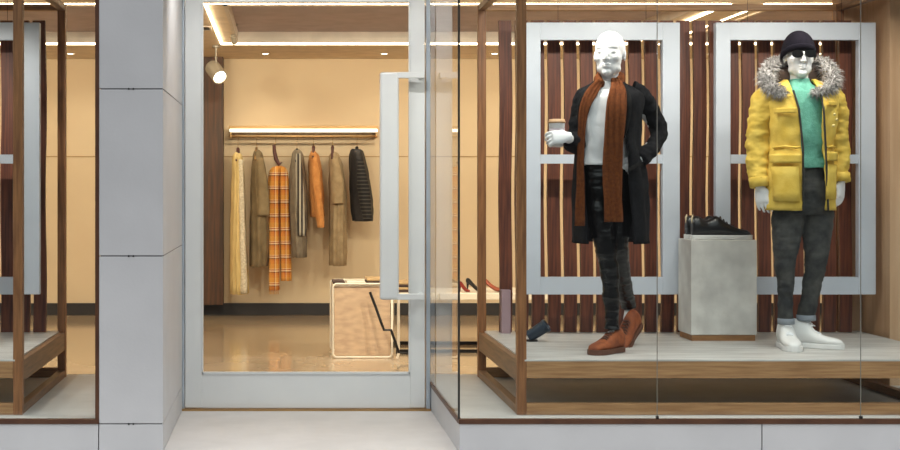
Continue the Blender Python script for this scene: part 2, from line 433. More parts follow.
def wframe(px0, px1, label):
    D = 8.31; y0, y1 = D-D0, D-D0+.05
    x0, x1 = PX(px0,D), PX(px1,D); zt, zb = PZ(22.5,D), PZ(294.5,D)
    st = .105
    t = thing('hanging_frame', ((x0+x1)/2, y0, zb), label, 'frame')
    obj('stile', B((x0,x0+st*.85,y0,y1,zb,zt)), M_FRAMEW, t, bevel=.003)
    obj('stile', B((x1-st,x1,y0,y1,zb,zt)), M_FRAMEW, t, bevel=.003)
    obj('top_rail', B((x0+st*.85,x1-st,y0+.002,y1,zt-.105,zt)), M_FRAMEW, t)
    obj('bottom_rail', B((x0+st*.85,x1-st,y0+.002,y1,zb,zb+.105)), M_FRAMEW, t)
    for hx in (x0+.2, x1-.2):
        bm = bmesh.new(); tube(bm, [(hx,y0+.025,zt-.002),(hx,y0+.025,ZC)], .0012, 6); obj('wire', bm, M_BLACKMETAL, t)
    obj('glazing_bar', B((x0+st*.85,x1-st,y0+.006,y1,PZ(163.5,D),PZ(154.5,D))), M_FRAMEW, t)
wframe(526, 680, 'white window-like frame hanging before the slats behind the mannequin in the black coat')
wframe(716, 876, 'white window-like frame hanging before the slats behind the mannequin in the yellow parka')
wframe(-116, 39.5, 'pale grey frame hanging before the slats in the left window')

# ------------------------------------------------------------------ shoes
def shoe(parent, M, m_up, m_sole, m_lace, L=.29, W=.052, high=.105, sole_h=.024, name='shoe', label=None, dress=False):
    bm = bmesh.new()
    # heel (t=0) to toe (t=1) along -Y
    prof = [(-.02,.55,.060),(.0,.72,high*.9),(.08,.80,high),(.26,.80,high*.98),(.38,.86,high*.80),(.52,.94,.066),(.70,1.0,.047),(.86,.90,.038),(.96,.62,.028),(1.0,.25,.014)]
    rings = []
    for (t, w, h) in smooth_path(prof, 3):
        r = []
        for k in range(16):
            a = 2*PI*k/16; c, s = math.cos(a), math.sin(a)
            ww = W*w*(1-.22*max(0,s)*(h/.1))
            r.append((ww*math.copysign(abs(c)**.75, c), L*(.35-t), sole_h-.004 + max(0,h)*(.5+.5*math.copysign(abs(s)**.75, s))))
        rings.append(r)
    ringloft(bm, rings); xform(bm, M)
    up = obj(name, bm, m_up, parent, smooth=True, label=label)
    bm = bmesh.new()
    out = [(-.035,.3),(-.02,.62),(.05,.82),(.2,.86),(.4,.86),(.6,1.0),(.75,1.07),(.88,.98),(.97,.7),(1.02,.3)]
    rings = []
    for z, e in ((0,.97),(.004,1.02),(sole_h-.002,1.03),(sole_h+.004,1.0)):
        r = [(W*w*e, L*(.35-t), z) for t, w in smooth_path(out,2)] + [(-W*w*e, L*(.35-t), z) for t, w in reversed(smooth_path(out,2))]
        rings.append(r)
    ringloft(bm, rings); xform(bm, M)
    obj('sole', bm, m_sole, up)
    bm = bmesh.new()
    for i in range(5):
        t = .36+.055*i; y = L*(.35-t); z = sole_h + [.088,.078,.070,.063,.057][i]*(high/.105 if i < 2 else 1)
        tube(bm, [(-.024,y+.004,z-.010),(-.01,y-.002,z+.001),(.01,y+.002,z+.001),(.024,y-.004,z-.010)], .0032, 6)
        if i < 4: tube(bm, [(-.02,y,z-.004),(0,y-.008,z),(.02,y-.016,z-.008)], .0028, 6)
    xform(bm, M)
    obj('laces', bm, m_lace, up)
    return up
def MT(loc, yaw=0, pitch=0, roll=0, s=1):
    """toe points to -Y at yaw 0; pitch lifts the heel"""
    return Matrix.Translation(Vector(loc)) @ Matrix.Rotation(yaw,4,'Z') @ Matrix.Rotation(pitch,4,'X') @ Matrix.Rotation(roll,4,'Y') @ Matrix.Scale(s,4)

# ------------------------------------------------------------------ mannequin anatomy
def head(bm, c, yaw, tilt=0, s=1.0):
    """c = centre of the head (between ears), face to -Y"""
    b = bmesh.new()
    ell(b, (0,.018,.030), (.070,.090,.084), seg=28)
    ell(b, (0,-.018,-.018), (.060,.066,.088), seg=28)
    ell(b, (0,-.030,-.062), (.048,.050,.050), seg=24)
    ell(b, (0,-.062,-.092), (.022,.020,.018))                 # chin
    ell(b, (0,-.052,.026), (.050,.030,.020))                  # brow
    for sx in (-1,1):
        ell(b, (sx*.034,-.046,-.024), (.024,.030,.026))       # cheek bone
        ell(b, (sx*.028,-.068,.003), (.0150,.0125,.0090))     # eye lid
        ell(b, (sx*.036,-.014,-.068), (.020,.040,.024))       # jaw
        ell(b, (sx*.069,.014,-.006), (.0065,.015,.028), Matrix.Rotation(sx*.25,4,'Z'))  # ear
        ell(b, (sx*.009,-.090,-.034), (.008,.010,.007))       # nostril
    tube(b, [(0,-.070,.024),(0,-.082,-.002),(0,-.096,-.024),(0,-.096,-.033),(0,-.080,-.042)], [.008,.010,.011,.011,.006], 10)
    ell(b, (0,-.080,-.057), (.021,.011,.0055)); ell(b, (0,-.078,-.068), (.018,.011,.0065))  # lips
    xform(b, Matrix.Translation(Vector(c)) @ Matrix.Rotation(yaw,4,'Z') @ Matrix.Rotation(tilt,4,'X') @ Matrix.Scale(s,4))
    me = bpy.data.meshes.new('t'); b.to_mesh(me); b.free(); bm.from_mesh(me); bpy.data.meshes.remove(me)
def hand(bm, M, curl=.35, grip=None, side=1, spread=.06):
    """local: wrist at origin, fingers to -Z, palm facing +X*side... thumb towards -Y"""
    b = bmesh.new()
    rings = []
    for z, w, t in ((.01,.026,.020),(-.015,.030,.019),(-.045,.040,.016),(-.080,.041,.014),(-.094,.036,.011)):
        rings.append([(t*math.cos(2*PI*k/14), w*math.copysign(abs(math.sin(2*PI*k/14))**.8, math.sin(2*PI*k/14)), z) for k in range(14)])
    ringloft(b, rings)
    for i, (y, L) in enumerate(((-.031,.072),(-.0105,.080),(.0105,.074),(.031,.058))):
        p = Vector((0,y,-.082)); a = 0; pts = [(p.copy(), .0092)]
        for j, f in enumerate((.45,.32,.23)):
            a += curl*(1,1.15,.8)[j]*(1+.06*i)
            p = p + Vector((-math.sin(a)*side, (i-1.5)*spread*.6*math.cos(a), -math.cos(a)))*L*f*1.05
            pts.append((p.copy(), (.0082,.0075,.0062)[j]))
        limb(b, pts, 10, 3)
    # thumb leaves the side of the palm near its base
    tc = .5 if grip is None else grip
    pts = [(Vector((0,-.020,-.022)),.013),(Vector((-.010*side,-.042,-.045)),.0125),(Vector((-.020*side*(1+tc),-.054,-.070)),.0105),(Vector((-.028*side*(1+tc),-.056+.012*tc,-.094)),.0080)]
    limb(b, pts, 10, 3)
    xform(b, M)
    me = bpy.data.meshes.new('t'); b.to_mesh(me); b.free(); bm.from_mesh(me); bpy.data.meshes.remove(me)
def aim(origin, fingers, thumb):
    """matrix putting local -Z along fingers and local -Y towards thumb"""
    z = -Vector(fingers).normalized(); y = -Vector(thumb); y = (y - z*y.dot(z)).normalized(); x = y.cross(z)
    m = Matrix((x, y, z)).transposed().to_4x4(); return Matrix.Translation(Vector(origin)) @ m

def coat_shell(secs, open_l, open_r, n=56, sub=5, fold=.0, nf=9, seed=0, flare=0):
    """open-front garment body. secs (cx,cy,z,hw,hd) ; open_l/open_r: lists of (z, x) of the front edges"""
    def interp(tab, z):
        tab = sorted(tab)
        if z <= tab[0][0]: return tab[0][1]
        for (a, va), (b, vb) in zip(tab, tab[1:]):
            if z <= b: return va + (vb-va)*(z-a)/(b-a)
        return tab[-1][1]
    bm = bmesh.new(); rings = []
    for (cx, cy, z, w, d) in smooth_path(secs, sub):
        xl, xr = interp(open_l, z), interp(open_r, z)
        fl = math.asin(max(-.98, min(.98, (xl-cx)/w))); fr = math.asin(max(-.98, min(.98, (xr-cx)/w)))
        r = []
        for k in range(n+1):
            ph = fr + (2*PI + fl - fr)*k/n
            s, c = math.sin(ph), math.cos(ph)
            q = 1 + fold*math.sin(nf*ph+seed+.8*math.sin(z*5))*max(0, min(1, (secs[0][2]-z)/.5))
            r.append((cx + w*q*s, cy - d*q*math.copysign(abs(c)**.85, c), z))
        rings.append(r)
    ringloft(bm, rings, cap=False, close=False)
    return bm
def join(bm, other):
    me = bpy.data.meshes.new('t'); other.to_mesh(me); other.free(); bm.from_mesh(me); bpy.data.meshes.remove(me); return bm
def sheet(rows):
    bm = bmesh.new(); ringloft(bm, rows, cap=False, close=False); return bm
def strip(pts, width, seg=5, side=None, wave=.004, seed=0):
    """cloth band along smooth path; pts (Vector, half width); lies facing -Y"""
    sp = smooth_path([tuple(p)+(w,) for p, w in pts], 6); rows = []
    for i, q in enumerate(sp):
        p = Vector(q[:3]); a = Vector(sp[max(i-1,0)][:3]); b = Vector(sp[min(i+1,len(sp)-1)][:3]); d = (b-a).normalized()
        n = Vector((0,-1,0)); s = d.cross(n)
        if s.length < .2: s = Vector((1,0,0))
        s.normalize()
        rows.append([p + s*q[3]*(2*k/seg-1) + n*wave*math.sin(k*2.1+i*.25+seed) for k in range(seg+1)])
    return sheet(rows)

# ================================================================== mannequin in the black coat
D1 = 7.5
def p1(x, y, dy=0): return P(x, y, D1+dy)
def z1_(y): return PZ(y, D1)
def x1_(x): return PX(x, D1)
m1 = thing('mannequin', (x1_(612), .5, ZS), 'bald white mannequin in open black overcoat with rust scarf and black leather trousers', 'mannequin')
bm = bmesh.new()
head(bm, p1(609.5, 54.5), -.42, -.06, 1.16)
limb(bm, [(p1(609,68,.01),.055),(p1(609,82,.01),.052),(p1(609,92,.02),.065)])
column(bm, [(x1_(608),.5+.01,z1_(90),.09,.06),(x1_(606),.51,z1_(100),.12,.08),(x1_(605),.50,z1_(125),.12,.09),(x1_(607),.50,z1_(150),.12,.09),(x1_(606),.50,z1_(172),.14,.10),(x1_(606),.50,z1_(185),.13,.10)])
# arms
A_sh, A_el, A_wr = p1(587,99,.02), p1(578,146,.0), p1(567,137,-.20)
limb(bm, [(A_sh,.03),(p1(580,124,.01),.03),(A_el,.03),(p1(573,142,-.10),.028),(A_wr,.025)], sub=3)
B_sh, B_el, B_wr = p1(634,97,.03), p1(658,132,.06), p1(638,160,-.08)
limb(bm, [(B_sh,.045),(B_el,.038),(B_wr,.027)], sub=3)
hand(bm, aim(A_wr+Vector((.010,-.02,0)), (-1,-.02,-.02), (0,.45,1)), curl=.60, side=1, grip=.9, spread=.10)
hand(bm, aim(B_wr+Vector((0.0,-.0,.012)), (-.55,-.10,-.75), (-.6,-.1,.8)), curl=.3, side=1)
# legs
kA, aA = p1(604,243,-.07), P(612,326,7.46)
kB, aB = p1(617,245,-.01), P(629,308,7.84)
hA, hB = p1(597,180), p1(617,180)
LA = [(hA+Vector((0,0,-.01)),.088),(p1(600,212,-.03),.085),(p1(605,243,-.07),.060),(p1(609,268,-.06),.052),(P(611,300,7.46),.044),(P(612,322,7.46),.039),(P(611.8,329,7.46),.043)]
LB = [(hB+Vector((0,0,-.01)),.088),(p1(617,212,.0),.085),(kB,.061),(P(620.5,268,7.60),.052),(P(624.5,290,7.75),.045),(P(628,304,7.84),.046),(P(628.6,308,7.85),.046)]
limb(bm, [(p,r_-.024) for p,r_ in LA]+[(P(611.5,336,7.46),.03)]); limb(bm, [(p,r_-.024) for p,r_ in LB]+[(P(628,320,7.82),.028)])
obj('body', fuse(bm, .0045, 3), M_BODY, m1, smooth=True)
# trousers
bm = bmesh.new()
column(bm, [(x1_(606),.50,z1_(160),.125,.10),(x1_(606),.50,z1_(175),.145,.112),(x1_(606.5),.50,z1_(192),.148,.115),(x1_(607),.50,z1_(200),.12,.1)])
limb(bm, LA, n=24); limb(bm, LB, n=24)
bm = fuse(bm, .006, 3); wrinkle(bm, .007, (5,5,20), 3)
obj('trousers', bm, M_LEATHER, m1, smooth=True)
# shirt
bm = bmesh.new()
column(bm, [(x1_(608),.51,z1_(82),.058,.062),(x1_(608),.51,z1_(88),.062,.066),(x1_(605),.51,z1_(93),.095,.085),(x1_(602),.505,z1_(101),.125,.105),(x1_(601),.50,z1_(125),.132,.122),(x1_(602),.50,z1_(150),.135,.118),(x1_(602),.50,z1_(165),.140,.124)], n=40, cap=False)
wrinkle(bm, .010, (10,10,16), 5)
obj('shirt', bm, M_WHITEKNIT, m1, smooth=True, thick=.004)
# coat: left-hand and right-hand front panels hang open
secs = [(x1_(610),.53,z1_(80),.070,.055),(x1_(610),.52,z1_(85),.115,.082),(x1_(610),.515,z1_(90),.170,.11),(x1_(610),.51,z1_(98),.190,.135),(x1_(608.5),.505,z1_(115),.178,.155),
        (x1_(607.5),.505,z1_(140),.172,.160),(x1_(609.5),.51,z1_(165),.188,.175),(x1_(610.5),.51,z1_(200),.202,.19),(x1_(611),.51,z1_(243),.208,.20)]
bm = coat_shell(secs, [(z1_(243),x1_(583)),(z1_(165),x1_(580)),(z1_(120),x1_(582)),(z1_(92),x1_(590)),(z1_(80),x1_(604))],
                      [(z1_(243),x1_(627)),(z1_(165),x1_(622)),(z1_(120),x1_(621)),(z1_(92),x1_(621)),(z1_(80),x1_(614))], fold=.02, nf=11)
wrinkle(bm, .012, (8,8,5), 1)
coat = obj('overcoat', bm, M_BLACKCOAT, m1, smooth=True, thick=.010)
bm = bmesh.new()
limb(bm, [(p1(588,93,.02),.055),(p1(584,104,.02),.066),(p1(580,124,.01),.060),(p1(578,143,-.01),.060),(p1(573,142,-.10),.053),(p1(569,138.5,-.16),.044)], n=24, cap=True)
bm = fuse(bm, .007, 2); wrinkle(bm, .009, (9,9,18), 2)
obj('sleeve', bm, M_BLACKCOAT, coat, smooth=True)
bm = bmesh.new()
limb(bm, [(p1(630,91,.02),.060),(p1(638,96,.02),.062),(p1(649.5,110,.04),.052),(p1(658.5,127,.06),.048),(p1(657,140,.03),.046),(p1(648,152,-.04),.045),(p1(640.5,160,-.08),.042)], n=24)
bm = fuse(bm, .007, 2); wrinkle(bm, .009, (9,9,18), 8)
obj('sleeve', bm, M_BLACKCOAT, coat, smooth=True)
# collar and lapels
bm = strip([(p1(603,80,-.02),.012),(p1(596,86,-.075),.020),(p1(583.5,100,-.120),.018),(p1(579.5,118,-.135),.012),(p1(578.5,135,-.145),.005)], 0, wave=.002)
join(bm, strip([(p1(617,79,-.02),.012),(p1(622,86,-.075),.022),(p1(627,100,-.135),.026),(p1(627,118,-.150),.018),(p1(624,138,-.160),.006)], 0, wave=.002))
obj('lapel', bm, M_CHARCOAL, coat, smooth=True, thick=.008)
bm = bmesh.new()
tube(bm, [p1(600,84,-.02), p1(598,79,.04), p1(609,76.5,.10), p1(619,79,.04), p1(619,84,-.02)], .018, 10)
obj('collar', bm, M_CHARCOAL, coat, smooth=True)
bm = sheet([[p1(629,168,-.178), p1(642,160,-.135)], [p1(629,172,-.182), p1(642,164,-.140)]])
obj('pocket', bm, M_CHARCOAL, coat, thick=.008)
# scarf: round the neck and down both sides
bm = strip([(p1(602,80,-.055),.018),(p1(594.5,88,-.095),.026),(p1(587,102,-.130),.024),(p1(583,120,-.145),.022),(p1(581,145,-.155),.020),(p1(580,180,-.180),.018),(p1(580,226,-.195),.020)], 0, seg=8, wave=.004)
join(bm, strip([(p1(616,79,-.055),.020),(p1(618,88,-.105),.040),(p1(616,104,-.155),.052),(p1(614,130,-.175),.052),(p1(613,165,-.182),.050),(p1(613,195,-.190),.048),(p1(613,222,-.195),.048)], 0, seg=10, wave=.006, seed=2))
sc = obj('scarf', bm, M_RUST, m1, smooth=True, thick=.010)
bm = bmesh.new()
limb(bm, [(p1(601,84,-.06),.022),(p1(598.5,79,.0),.026),(p1(602,75,.07),.024),(p1(610,73.5,.10),.024),(p1(618,75,.06),.024),(p1(620,79,.0),.028),(p1(617,84,-.06),.024)], n=14)
wrinkle(bm, .006, (20,20,20), 4)
obj('neck_wrap', bm, M_RUST, sc, smooth=True)
# shoes
s1 = Vector(P(612,340,7.46)); s1.z = ZS+.001
shoe(m1, MT(s1+Vector((-.012,-.01,0)), -.85, 0, 0), M_SUEDE, M_RUBBERBR, M_LACEBR, L=.255, W=.050, high=.115)
s2 = Vector(P(627,330,7.80)); s2.z = ZS+.052
shoe(m1, MT(s2+Vector((.022,.01,0)), -.80, .62, .15), M_SUEDE, M_RUBBERBR, M_LACEBR, L=.265, W=.050, high=.115, sole_h=.022)
# cup in the hand
cpos = Vector((PX(557.5,7.32), A_wr.y+.036, PZ(147,7.32)))
cup = thing('paper_cup', cpos, 'white paper coffee cup with tan lid in the hand of the black-coated mannequin', 'cup')
bm = bmesh.new(); lathe(bm, [(.0,0),(.032,0),(.033,.003),(.043,.128),(.045,.132)], cpos)
obj('cup_body', bm, M_PAPER, cup, smooth=True)
bm = bmesh.new(); lathe(bm, [(.046,.128),(.047,.137),(.043,.139),(.041,.150),(.0,.150)], cpos)
obj('lid', bm, M_KRAFT, cup, smooth=True)
bm = bmesh.new(); lathe(bm, [(.0375,.045),(.0425,.100)], cpos)
obj('sleeve', bm, mat('grey_lilac_cup_sleeve', (196,180,186), .8), cup, smooth=True)

# ================================================================== mannequin in the yellow parka
D2 = 7.68
def p2(x, y, dy=0): return P(x, y, D2+dy)
def z2(y): return PZ(y, D2)
def x2(x): return PX(x, D2)
YC = D2-D0
m2 = thing('mannequin', (x2(803), YC, ZS), 'white mannequin in mustard yellow parka with fur hood, dark beanie and sunglasses', 'mannequin')
bm = bmesh.new()
hc = p2(799, 56.5); hy2 = -.12
head(bm, hc, hy2, -.04, 1.10)
limb(bm, [(p2(799,68,.01),.052),(p2(799,80,.01),.050),(p2(799,90,.02),.07)])
column(bm, [(x2(800),YC+.01,z2(88),.09,.06),(x2(800),YC+.01,z2(97),.16,.08),(x2(801),YC,z2(125),.14,.10),(x2(802),YC,z2(155),.13,.09),(x2(802),YC,z2(182),.15,.10),(x2(802),YC,z2(195),.13,.10)])
wL, wR = p2(760,186,-.03), p2(841,181,-.03)
limb(bm, [(p2(768,97),.045),(p2(759,145,.02),.040),(wL,.027)], sub=3)
limb(bm, [(p2(831,95),.045),(p2(840,142,.02),.040),(wR,.027)], sub=3)
hand(bm, aim(wL, (.12,-.12,-1), (.75,-.65,0)), curl=.26, side=-1)
hand(bm, aim(wR, (-.10,-.12,-1), (-.75,-.65,0)), curl=.26, side=1)
fl, fr = P(787,330,7.68), P(805,328,7.72)
LL = [(p2(789,198),.088),(p2(788,222),.088),(p2(785,258,-.015),.060),(P(785.5,290,7.68),.044),(P(785.5,312,7.68),.040),(P(786,322,7.68),.042)]
LR = [(p2(816,198),.088),(p2(817,222),.088),(p2(816.5,258,-.015),.062),(P(811,290,7.70),.050),(P(807,310,7.72),.050),(P(806,318,7.72),.049)]
limb(bm, [(p,r_-.022) for p,r_ in LL]+[(P(787,338,7.68),.028)]); limb(bm, [(p,r_-.022) for p,r_ in LR]+[(P(805,338,7.72),.028)])
obj('body', fuse(bm, .0045, 3), M_BODY, m2, smooth=True)
bm = bmesh.new()
column(bm, [(x2(802),YC,z2(165),.125,.10),(x2(802),YC,z2(185),.155,.115),(x2(802),YC,z2(205),.160,.118),(x2(802),YC,z2(214),.14,.11)])
limb(bm, LL, n=24); limb(bm, LR, n=24)
bm = fuse(bm, .006, 3); wrinkle(bm, .006, (6,6,18), 13)
tr = obj('trousers', bm, M_DENIM, m2, smooth=True)
bm = bmesh.new()
for q, r in ((P(786,321,7.68),.046),(P(806,317.5,7.72),.053)):
    lathe(bm, [(r-.006,-.018),(r,-.016),(r,.014),(r-.006,.016)], q, 20)
obj('turned_cuff', bm, M_DENIMCUFF, tr, smooth=True)
bm = bmesh.new()
column(bm, [(x2(799),YC+.01,z2(79),.056,.058),(x2(799),YC+.01,z2(83),.064,.066),(x2(800),YC+.01,z2(88),.11,.085),(x2(800),YC+.005,z2(98),.165,.105),(x2(801),YC,z2(125),.165,.122),(x2(801.5),YC,z2(150),.155,.120),(x2(801.5),YC,z2(166),.152,.124),(x2(801.5),YC,z2(168.5),.145,.118)], n=40, cap=False)
wrinkle(bm, .012, (10,10,12), 25)
obj('sweater', bm, M_TEAL, m2, smooth=True, thick=.004)
secs = [(x2(799),YC+.03,z2(80),.085,.070),(x2(800),YC+.02,z2(85),.155,.10),(x2(800),YC+.01,z2(91),.205,.125),(x2(800),YC,z2(105),.205,.16),(x2(800),YC,z2(128),.190,.168),
        (x2(799),YC,z2(147),.180,.160),(x2(798.5),YC,z2(160),.188,.172),(x2(798),YC,z2(185),.196,.182),(x2(798),YC,z2(210),.192,.180)]
ol = [(z2(211),x2(791)),(z2(150),x2(791)),(z2(110),x2(788)),(z2(92),x2(785)),(z2(80),x2(786))]
orr = [(z2(211),x2(817)),(z2(150),x2(814)),(z2(110),x2(812.5)),(z2(92),x2(811.5)),(z2(80),x2(810))]
bm = coat_shell(secs, ol, orr, n=72, fold=.004, nf=15)
wrinkle(bm, .013, (10,10,12), 31)
parka = obj('parka', bm, M_YELLOW, m2, smooth=True, thick=.012)
def ysleeve(pts, seed):
    bm = bmesh.new(); limb(bm, pts, n=26); bm = fuse(bm, .007, 2); wrinkle(bm, .014, (9,9,17), seed)
    obj('sleeve', bm, M_YELLOW, parka, smooth=True)
ysleeve([(p2(773,92,.0),.060),(p2(766,100,.0),.072),(p2(760,120,.02),.070),(p2(758,145,.02),.064),(p2(758,168,.0),.058),(p2(759.5,185,-.03),.050)], 3)
ysleeve([(p2(825,91,.0),.060),(p2(831,98,.0),.070),(p2(836,118,.02),.066),(p2(838,143,.02),.060),(p2(839.5,165,.0),.054),(p2(841,181,-.03),.046)], 9)
# cuffs, flaps, pockets, draw-cord, placket
bm = bmesh.new()
limb(bm, [(p2(759,178,-.02),.057),(p2(759.8,187,-.03),.053)], n=20, sub=2); obj('cuff', bm, M_YELLOW, parka, smooth=True)
bm = bmesh.new(); limb(bm, [(p2(840.2,174,-.02),.053),(p2(841.2,182,-.03),.049)], n=20, sub=2)
obj('cuff', bm, M_YELLOW, parka, smooth=True)
def patch(c, w, h, off, parent, name, m=M_YELLOW, th=.010, tilt=0):
    """cloth patch following the coat front, c=(px,py) centre, w/h in px"""
    rows = []
    for j in range(5):
        row = []
        for i in range(7):
            px = c[0] + w*(i/6-.5) + tilt*(j/4-.5); py = c[1] + h*(j/4-.5)
            x = x2(px); z = z2(py)
            u = max(-.97, min(.97, (x-x2(798.5))/.196)); y = YC - .178*math.sqrt(1-u*u)**.85 - off
            row.append((x, y, z))
        rows.append(row)
    o = obj(name, sheet(rows), m, parent, smooth=True, thick=th)
    return o
for (c, w, h, tl) in (((777,184),20,34,1),((822,182),13,34,-1)):
    patch(c, w, h, .012, parka, 'pocket', th=.012, tilt=tl)
patch((776.5,159), 23, 9, .024, parka, 'pocket_flap'); patch((822.5,157), 14, 9, .024, parka, 'pocket_flap')
patch((776,112), 17, 5, .020, parka, 'chest_flap'); patch((824,105), 13, 4, .014, parka, 'chest_flap')
for pts in ([(768,148),(776,147),(785,148.5),(789,148)], [(816,148),(823,147),(829,148)]):
    bm = bmesh.new(); tube(bm, [(x2(a), YC-.172*math.sqrt(max(.05,1-((x2(a)-x2(799))/.186)**2))-.014, z2(b)) for a, b in pts], .006, 8)
    obj('waist_cord', bm, M_YELLOW, parka, smooth=True)
bm = bmesh.new()
for tab, dx in ((ol,0),(orr,0)):
    pts = []
    for z, x in sorted(tab):
        u = max(-.97, min(.97, (x-x2(799))/.2)); dd = .178 if z < z2(120) else .13 if z > z2(95) else .165
        if z > z2(84): continue
        pts.append(Vector((x, YC-dd*math.sqrt(1-u*u)-.006, z)))
    tube(bm, pts, .006, 8)
obj('zip', bm, M_LINING, parka)
# grey toggles on the chest
bm = bmesh.new()
for px, py in ((822,116),(824,121),(821,127)): ell(bm, (x2(px), YC-.175, z2(py)), (.009,.006,.008), seg=10)
obj('toggle', bm, mat('pale_toggle', (220,196,120), .5), parka, smooth=True)
# hood lying open behind the head + fur trim
rimL = [(p2(783,92,-.115),.035),(p2(772,87,-.10),.050),(p2(767,76,-.04),.056),(p2(773,65,.05),.050),(p2(786,62,.13),.042),(p2(802,62,.15),.042),(p2(815,62,.12),.046),(p2(825,66,.04),.054),(p2(832,78,-.04),.056),(p2(828,88,-.10),.048),(p2(814,92,-.12),.030)]
bm = bmesh.new()
column(bm, [(x2(799),YC+.09,z2(95),.15,.08),(x2(799),YC+.10,z2(82),.165,.09),(x2(799),YC+.10,z2(72),.15,.08),(x2(799),YC+.11,z2(66),.11,.05)], n=30)
obj('hood', bm, mat('brown_hood_lining', (66,48,38), .9), parka, smooth=True)
sp = smooth_path([tuple(p)+(r,) for p, r in rimL], 8)
bm = bmesh.new(); tube(bm, [q[:3] for q in sp], [q[3]*.52 for q in sp], 12)
rnd = random.Random(3)
cen = p2(799,78,.0)
for i in range(3600):
    q = sp[rnd.randrange(len(sp))]; c = Vector(q[:3]); r = q[3]
    d = Vector((rnd.gauss(0,1), rnd.gauss(0,1), rnd.gauss(0,1))).normalized()
    d = (d + (c-cen).normalized()*.35).normalized()
    root = c + d*r*.35 + Vector((rnd.uniform(-1,1),rnd.uniform(-1,1),rnd.uniform(-1,1)))*.008
    L = r*rnd.uniform(.65,1.15); s = d.cross(Vector((rnd.random(),rnd.random(),rnd.random()))).normalized(); t_ = d.cross(s)
    tip = root + d*L + Vector((0,0,-1))*L*.25; mid = root + d*L*.5; wv = .0024
    vs = [bm.verts.new(root+s*wv), bm.verts.new(root-s*wv*.5+t_*wv), bm.verts.new(root-s*wv*.5-t_*wv)]
    ms = [bm.verts.new(mid+s*wv*.7), bm.verts.new(mid-s*wv*.35+t_*wv*.7), bm.verts.new(mid-s*wv*.35-t_*wv*.7)]
    tp = bm.verts.new(tip)
    for k in range(3):
        bm.faces.new((vs[k], vs[(k+1)%3], ms[(k+1)%3], ms[k])); bm.faces.new((ms[k], ms[(k+1)%3], tp))
obj('fur_trim', bm, M_FUR, parka, smooth=False)
# beanie
Mh = Matrix.Translation(hc) @ Matrix.Rotation(hy2,4,'Z') @ Matrix.Rotation(-.04,4,'X') @ Matrix.Scale(1.10,4)
bm = bmesh.new()
rings = []
for k in range(13):
    a = k/12*PI*.5; z = math.sin(a); r = math.cos(a)
    rings.append([(.082*r*math.cos(2*PI*j/32), .018+.100*r*math.sin(2*PI*j/32), .030+.105*z + (.0 if k else 0) + (1-z)*.026*(-math.sin(2*PI*j/32))-(1-z)*.008) for j in range(32)])
low = []
for dz, e in ((-.028,.985),(-.034,1.03),(-.002,1.05),(.006,1.03)):
    low.append([(.082*e*math.cos(2*PI*j/32), .018+.100*e*math.sin(2*PI*j/32), .022+dz+.030*(-math.sin(2*PI*j/32))) for j in range(32)])
ringloft(bm, rings, cap=False)
xform(bm, Mh)
be = obj('beanie', bm, M_NAVYKNIT, m2, smooth=True, thick=.004)
bm = bmesh.new(); ringloft(bm, low, cap=False); xform(bm, Mh)
obj('folded_brim', bm, M_NAVYKNIT, be, smooth=True, thick=.004)
# sunglasses
bm = bmesh.new()
for sx in (-1,1):
    out = [(.027*math.cos(a)*(1 if math.sin(a) < 0 else 1.04), .020*math.copysign(abs(math.sin(a))**.8, math.sin(a))) for a in [2*PI*k/20 for k in range(20)]]
    rings = [[(sx*.031+u, -.101+abs(u+sx*0)*0+.10*(sx*u+.0)*.25, .000+v) for u, v in out], [(sx*.031+u, -.096+.10*(sx*u)*.25, .002+v) for u, v in out]]
    ringloft(bm, rings)
xform(bm, Mh)
sg = obj('sunglasses', bm, M_LENS, m2, smooth=False)
bm = bmesh.new()
tube(bm, [(-.012,-.102,.012),(0,-.106,.014),(.012,-.102,.012)], .003, 6)
for sx in (-1,1): tube(bm, [(sx*.054,-.092,.012),(sx*.068,-.06,.010),(sx*.077,.02,.006)], .003, 6)
xform(bm, Mh); obj('temple', bm, M_LENS, sg)
# shoes
a = Vector(P(787,340,7.66)); a.z = ZS+.001
shoe(m2, MT(a, -.12), M_WHITELEATHER, M_WHITELEATHER, M_WHITEKNIT, L=.275, W=.050, high=.140)
a = Vector(P(808,340,7.70)); a.z = ZS+.001
shoe(m2, MT(a+Vector((0,0,0)), 1.05), M_WHITELEATHER, M_WHITELEATHER, M_WHITEKNIT, L=.285, W=.050, high=.140)

# ================================================================== mannequin of the left window (only its trouser leg shows)
D3 = 7.9
m3 = thing('mannequin', (-1.99, D3-D0, ZS), 'mannequin in off-white flared trousers at the left edge of the left window', 'mannequin')
y3 = D3-D0; x3 = -1.99
bm = bmesh.new()
head(bm, (x3, y3, ZS+1.70), .2)
limb(bm, [((x3,y3+.01,ZS+1.62),.052),((x3,y3+.01,ZS+1.54),.052),((x3,y3+.02,ZS+1.47),.07)])
column(bm, [(x3,y3,ZS+1.50,.10,.06),(x3,y3,ZS+1.42,.17,.09),(x3,y3,ZS+1.2,.14,.10),(x3,y3,ZS+1.05,.12,.09),(x3,y3,ZS+.9,.15,.1),(x3,y3,ZS+.85,.13,.1)])
for s in (-1,1):
    limb(bm, [(Vector((x3+s*.19,y3,ZS+1.42)),.045),(Vector((x3+s*.23,y3+.02,ZS+1.12)),.038),(Vector((x3+s*.24,y3-.04,ZS+.88)),.026)], sub=3)
    hand(bm, aim((x3+s*.24,y3-.04,ZS+.88), (0,-.12,-1), (-s*.5,-.8,0)), side=-1 if s < 0 else 1)
    limb(bm, [(Vector((x3+s*.09,y3,ZS+.88)),.08),(Vector((x3+s*.16,y3,ZS+.48)),.05),(Vector((x3+s*.235,y3,ZS+.06)),.03)], sub=3)
obj('body', fuse(bm, .006, 3), M_BODY, m3, smooth=True)
bm = bmesh.new()
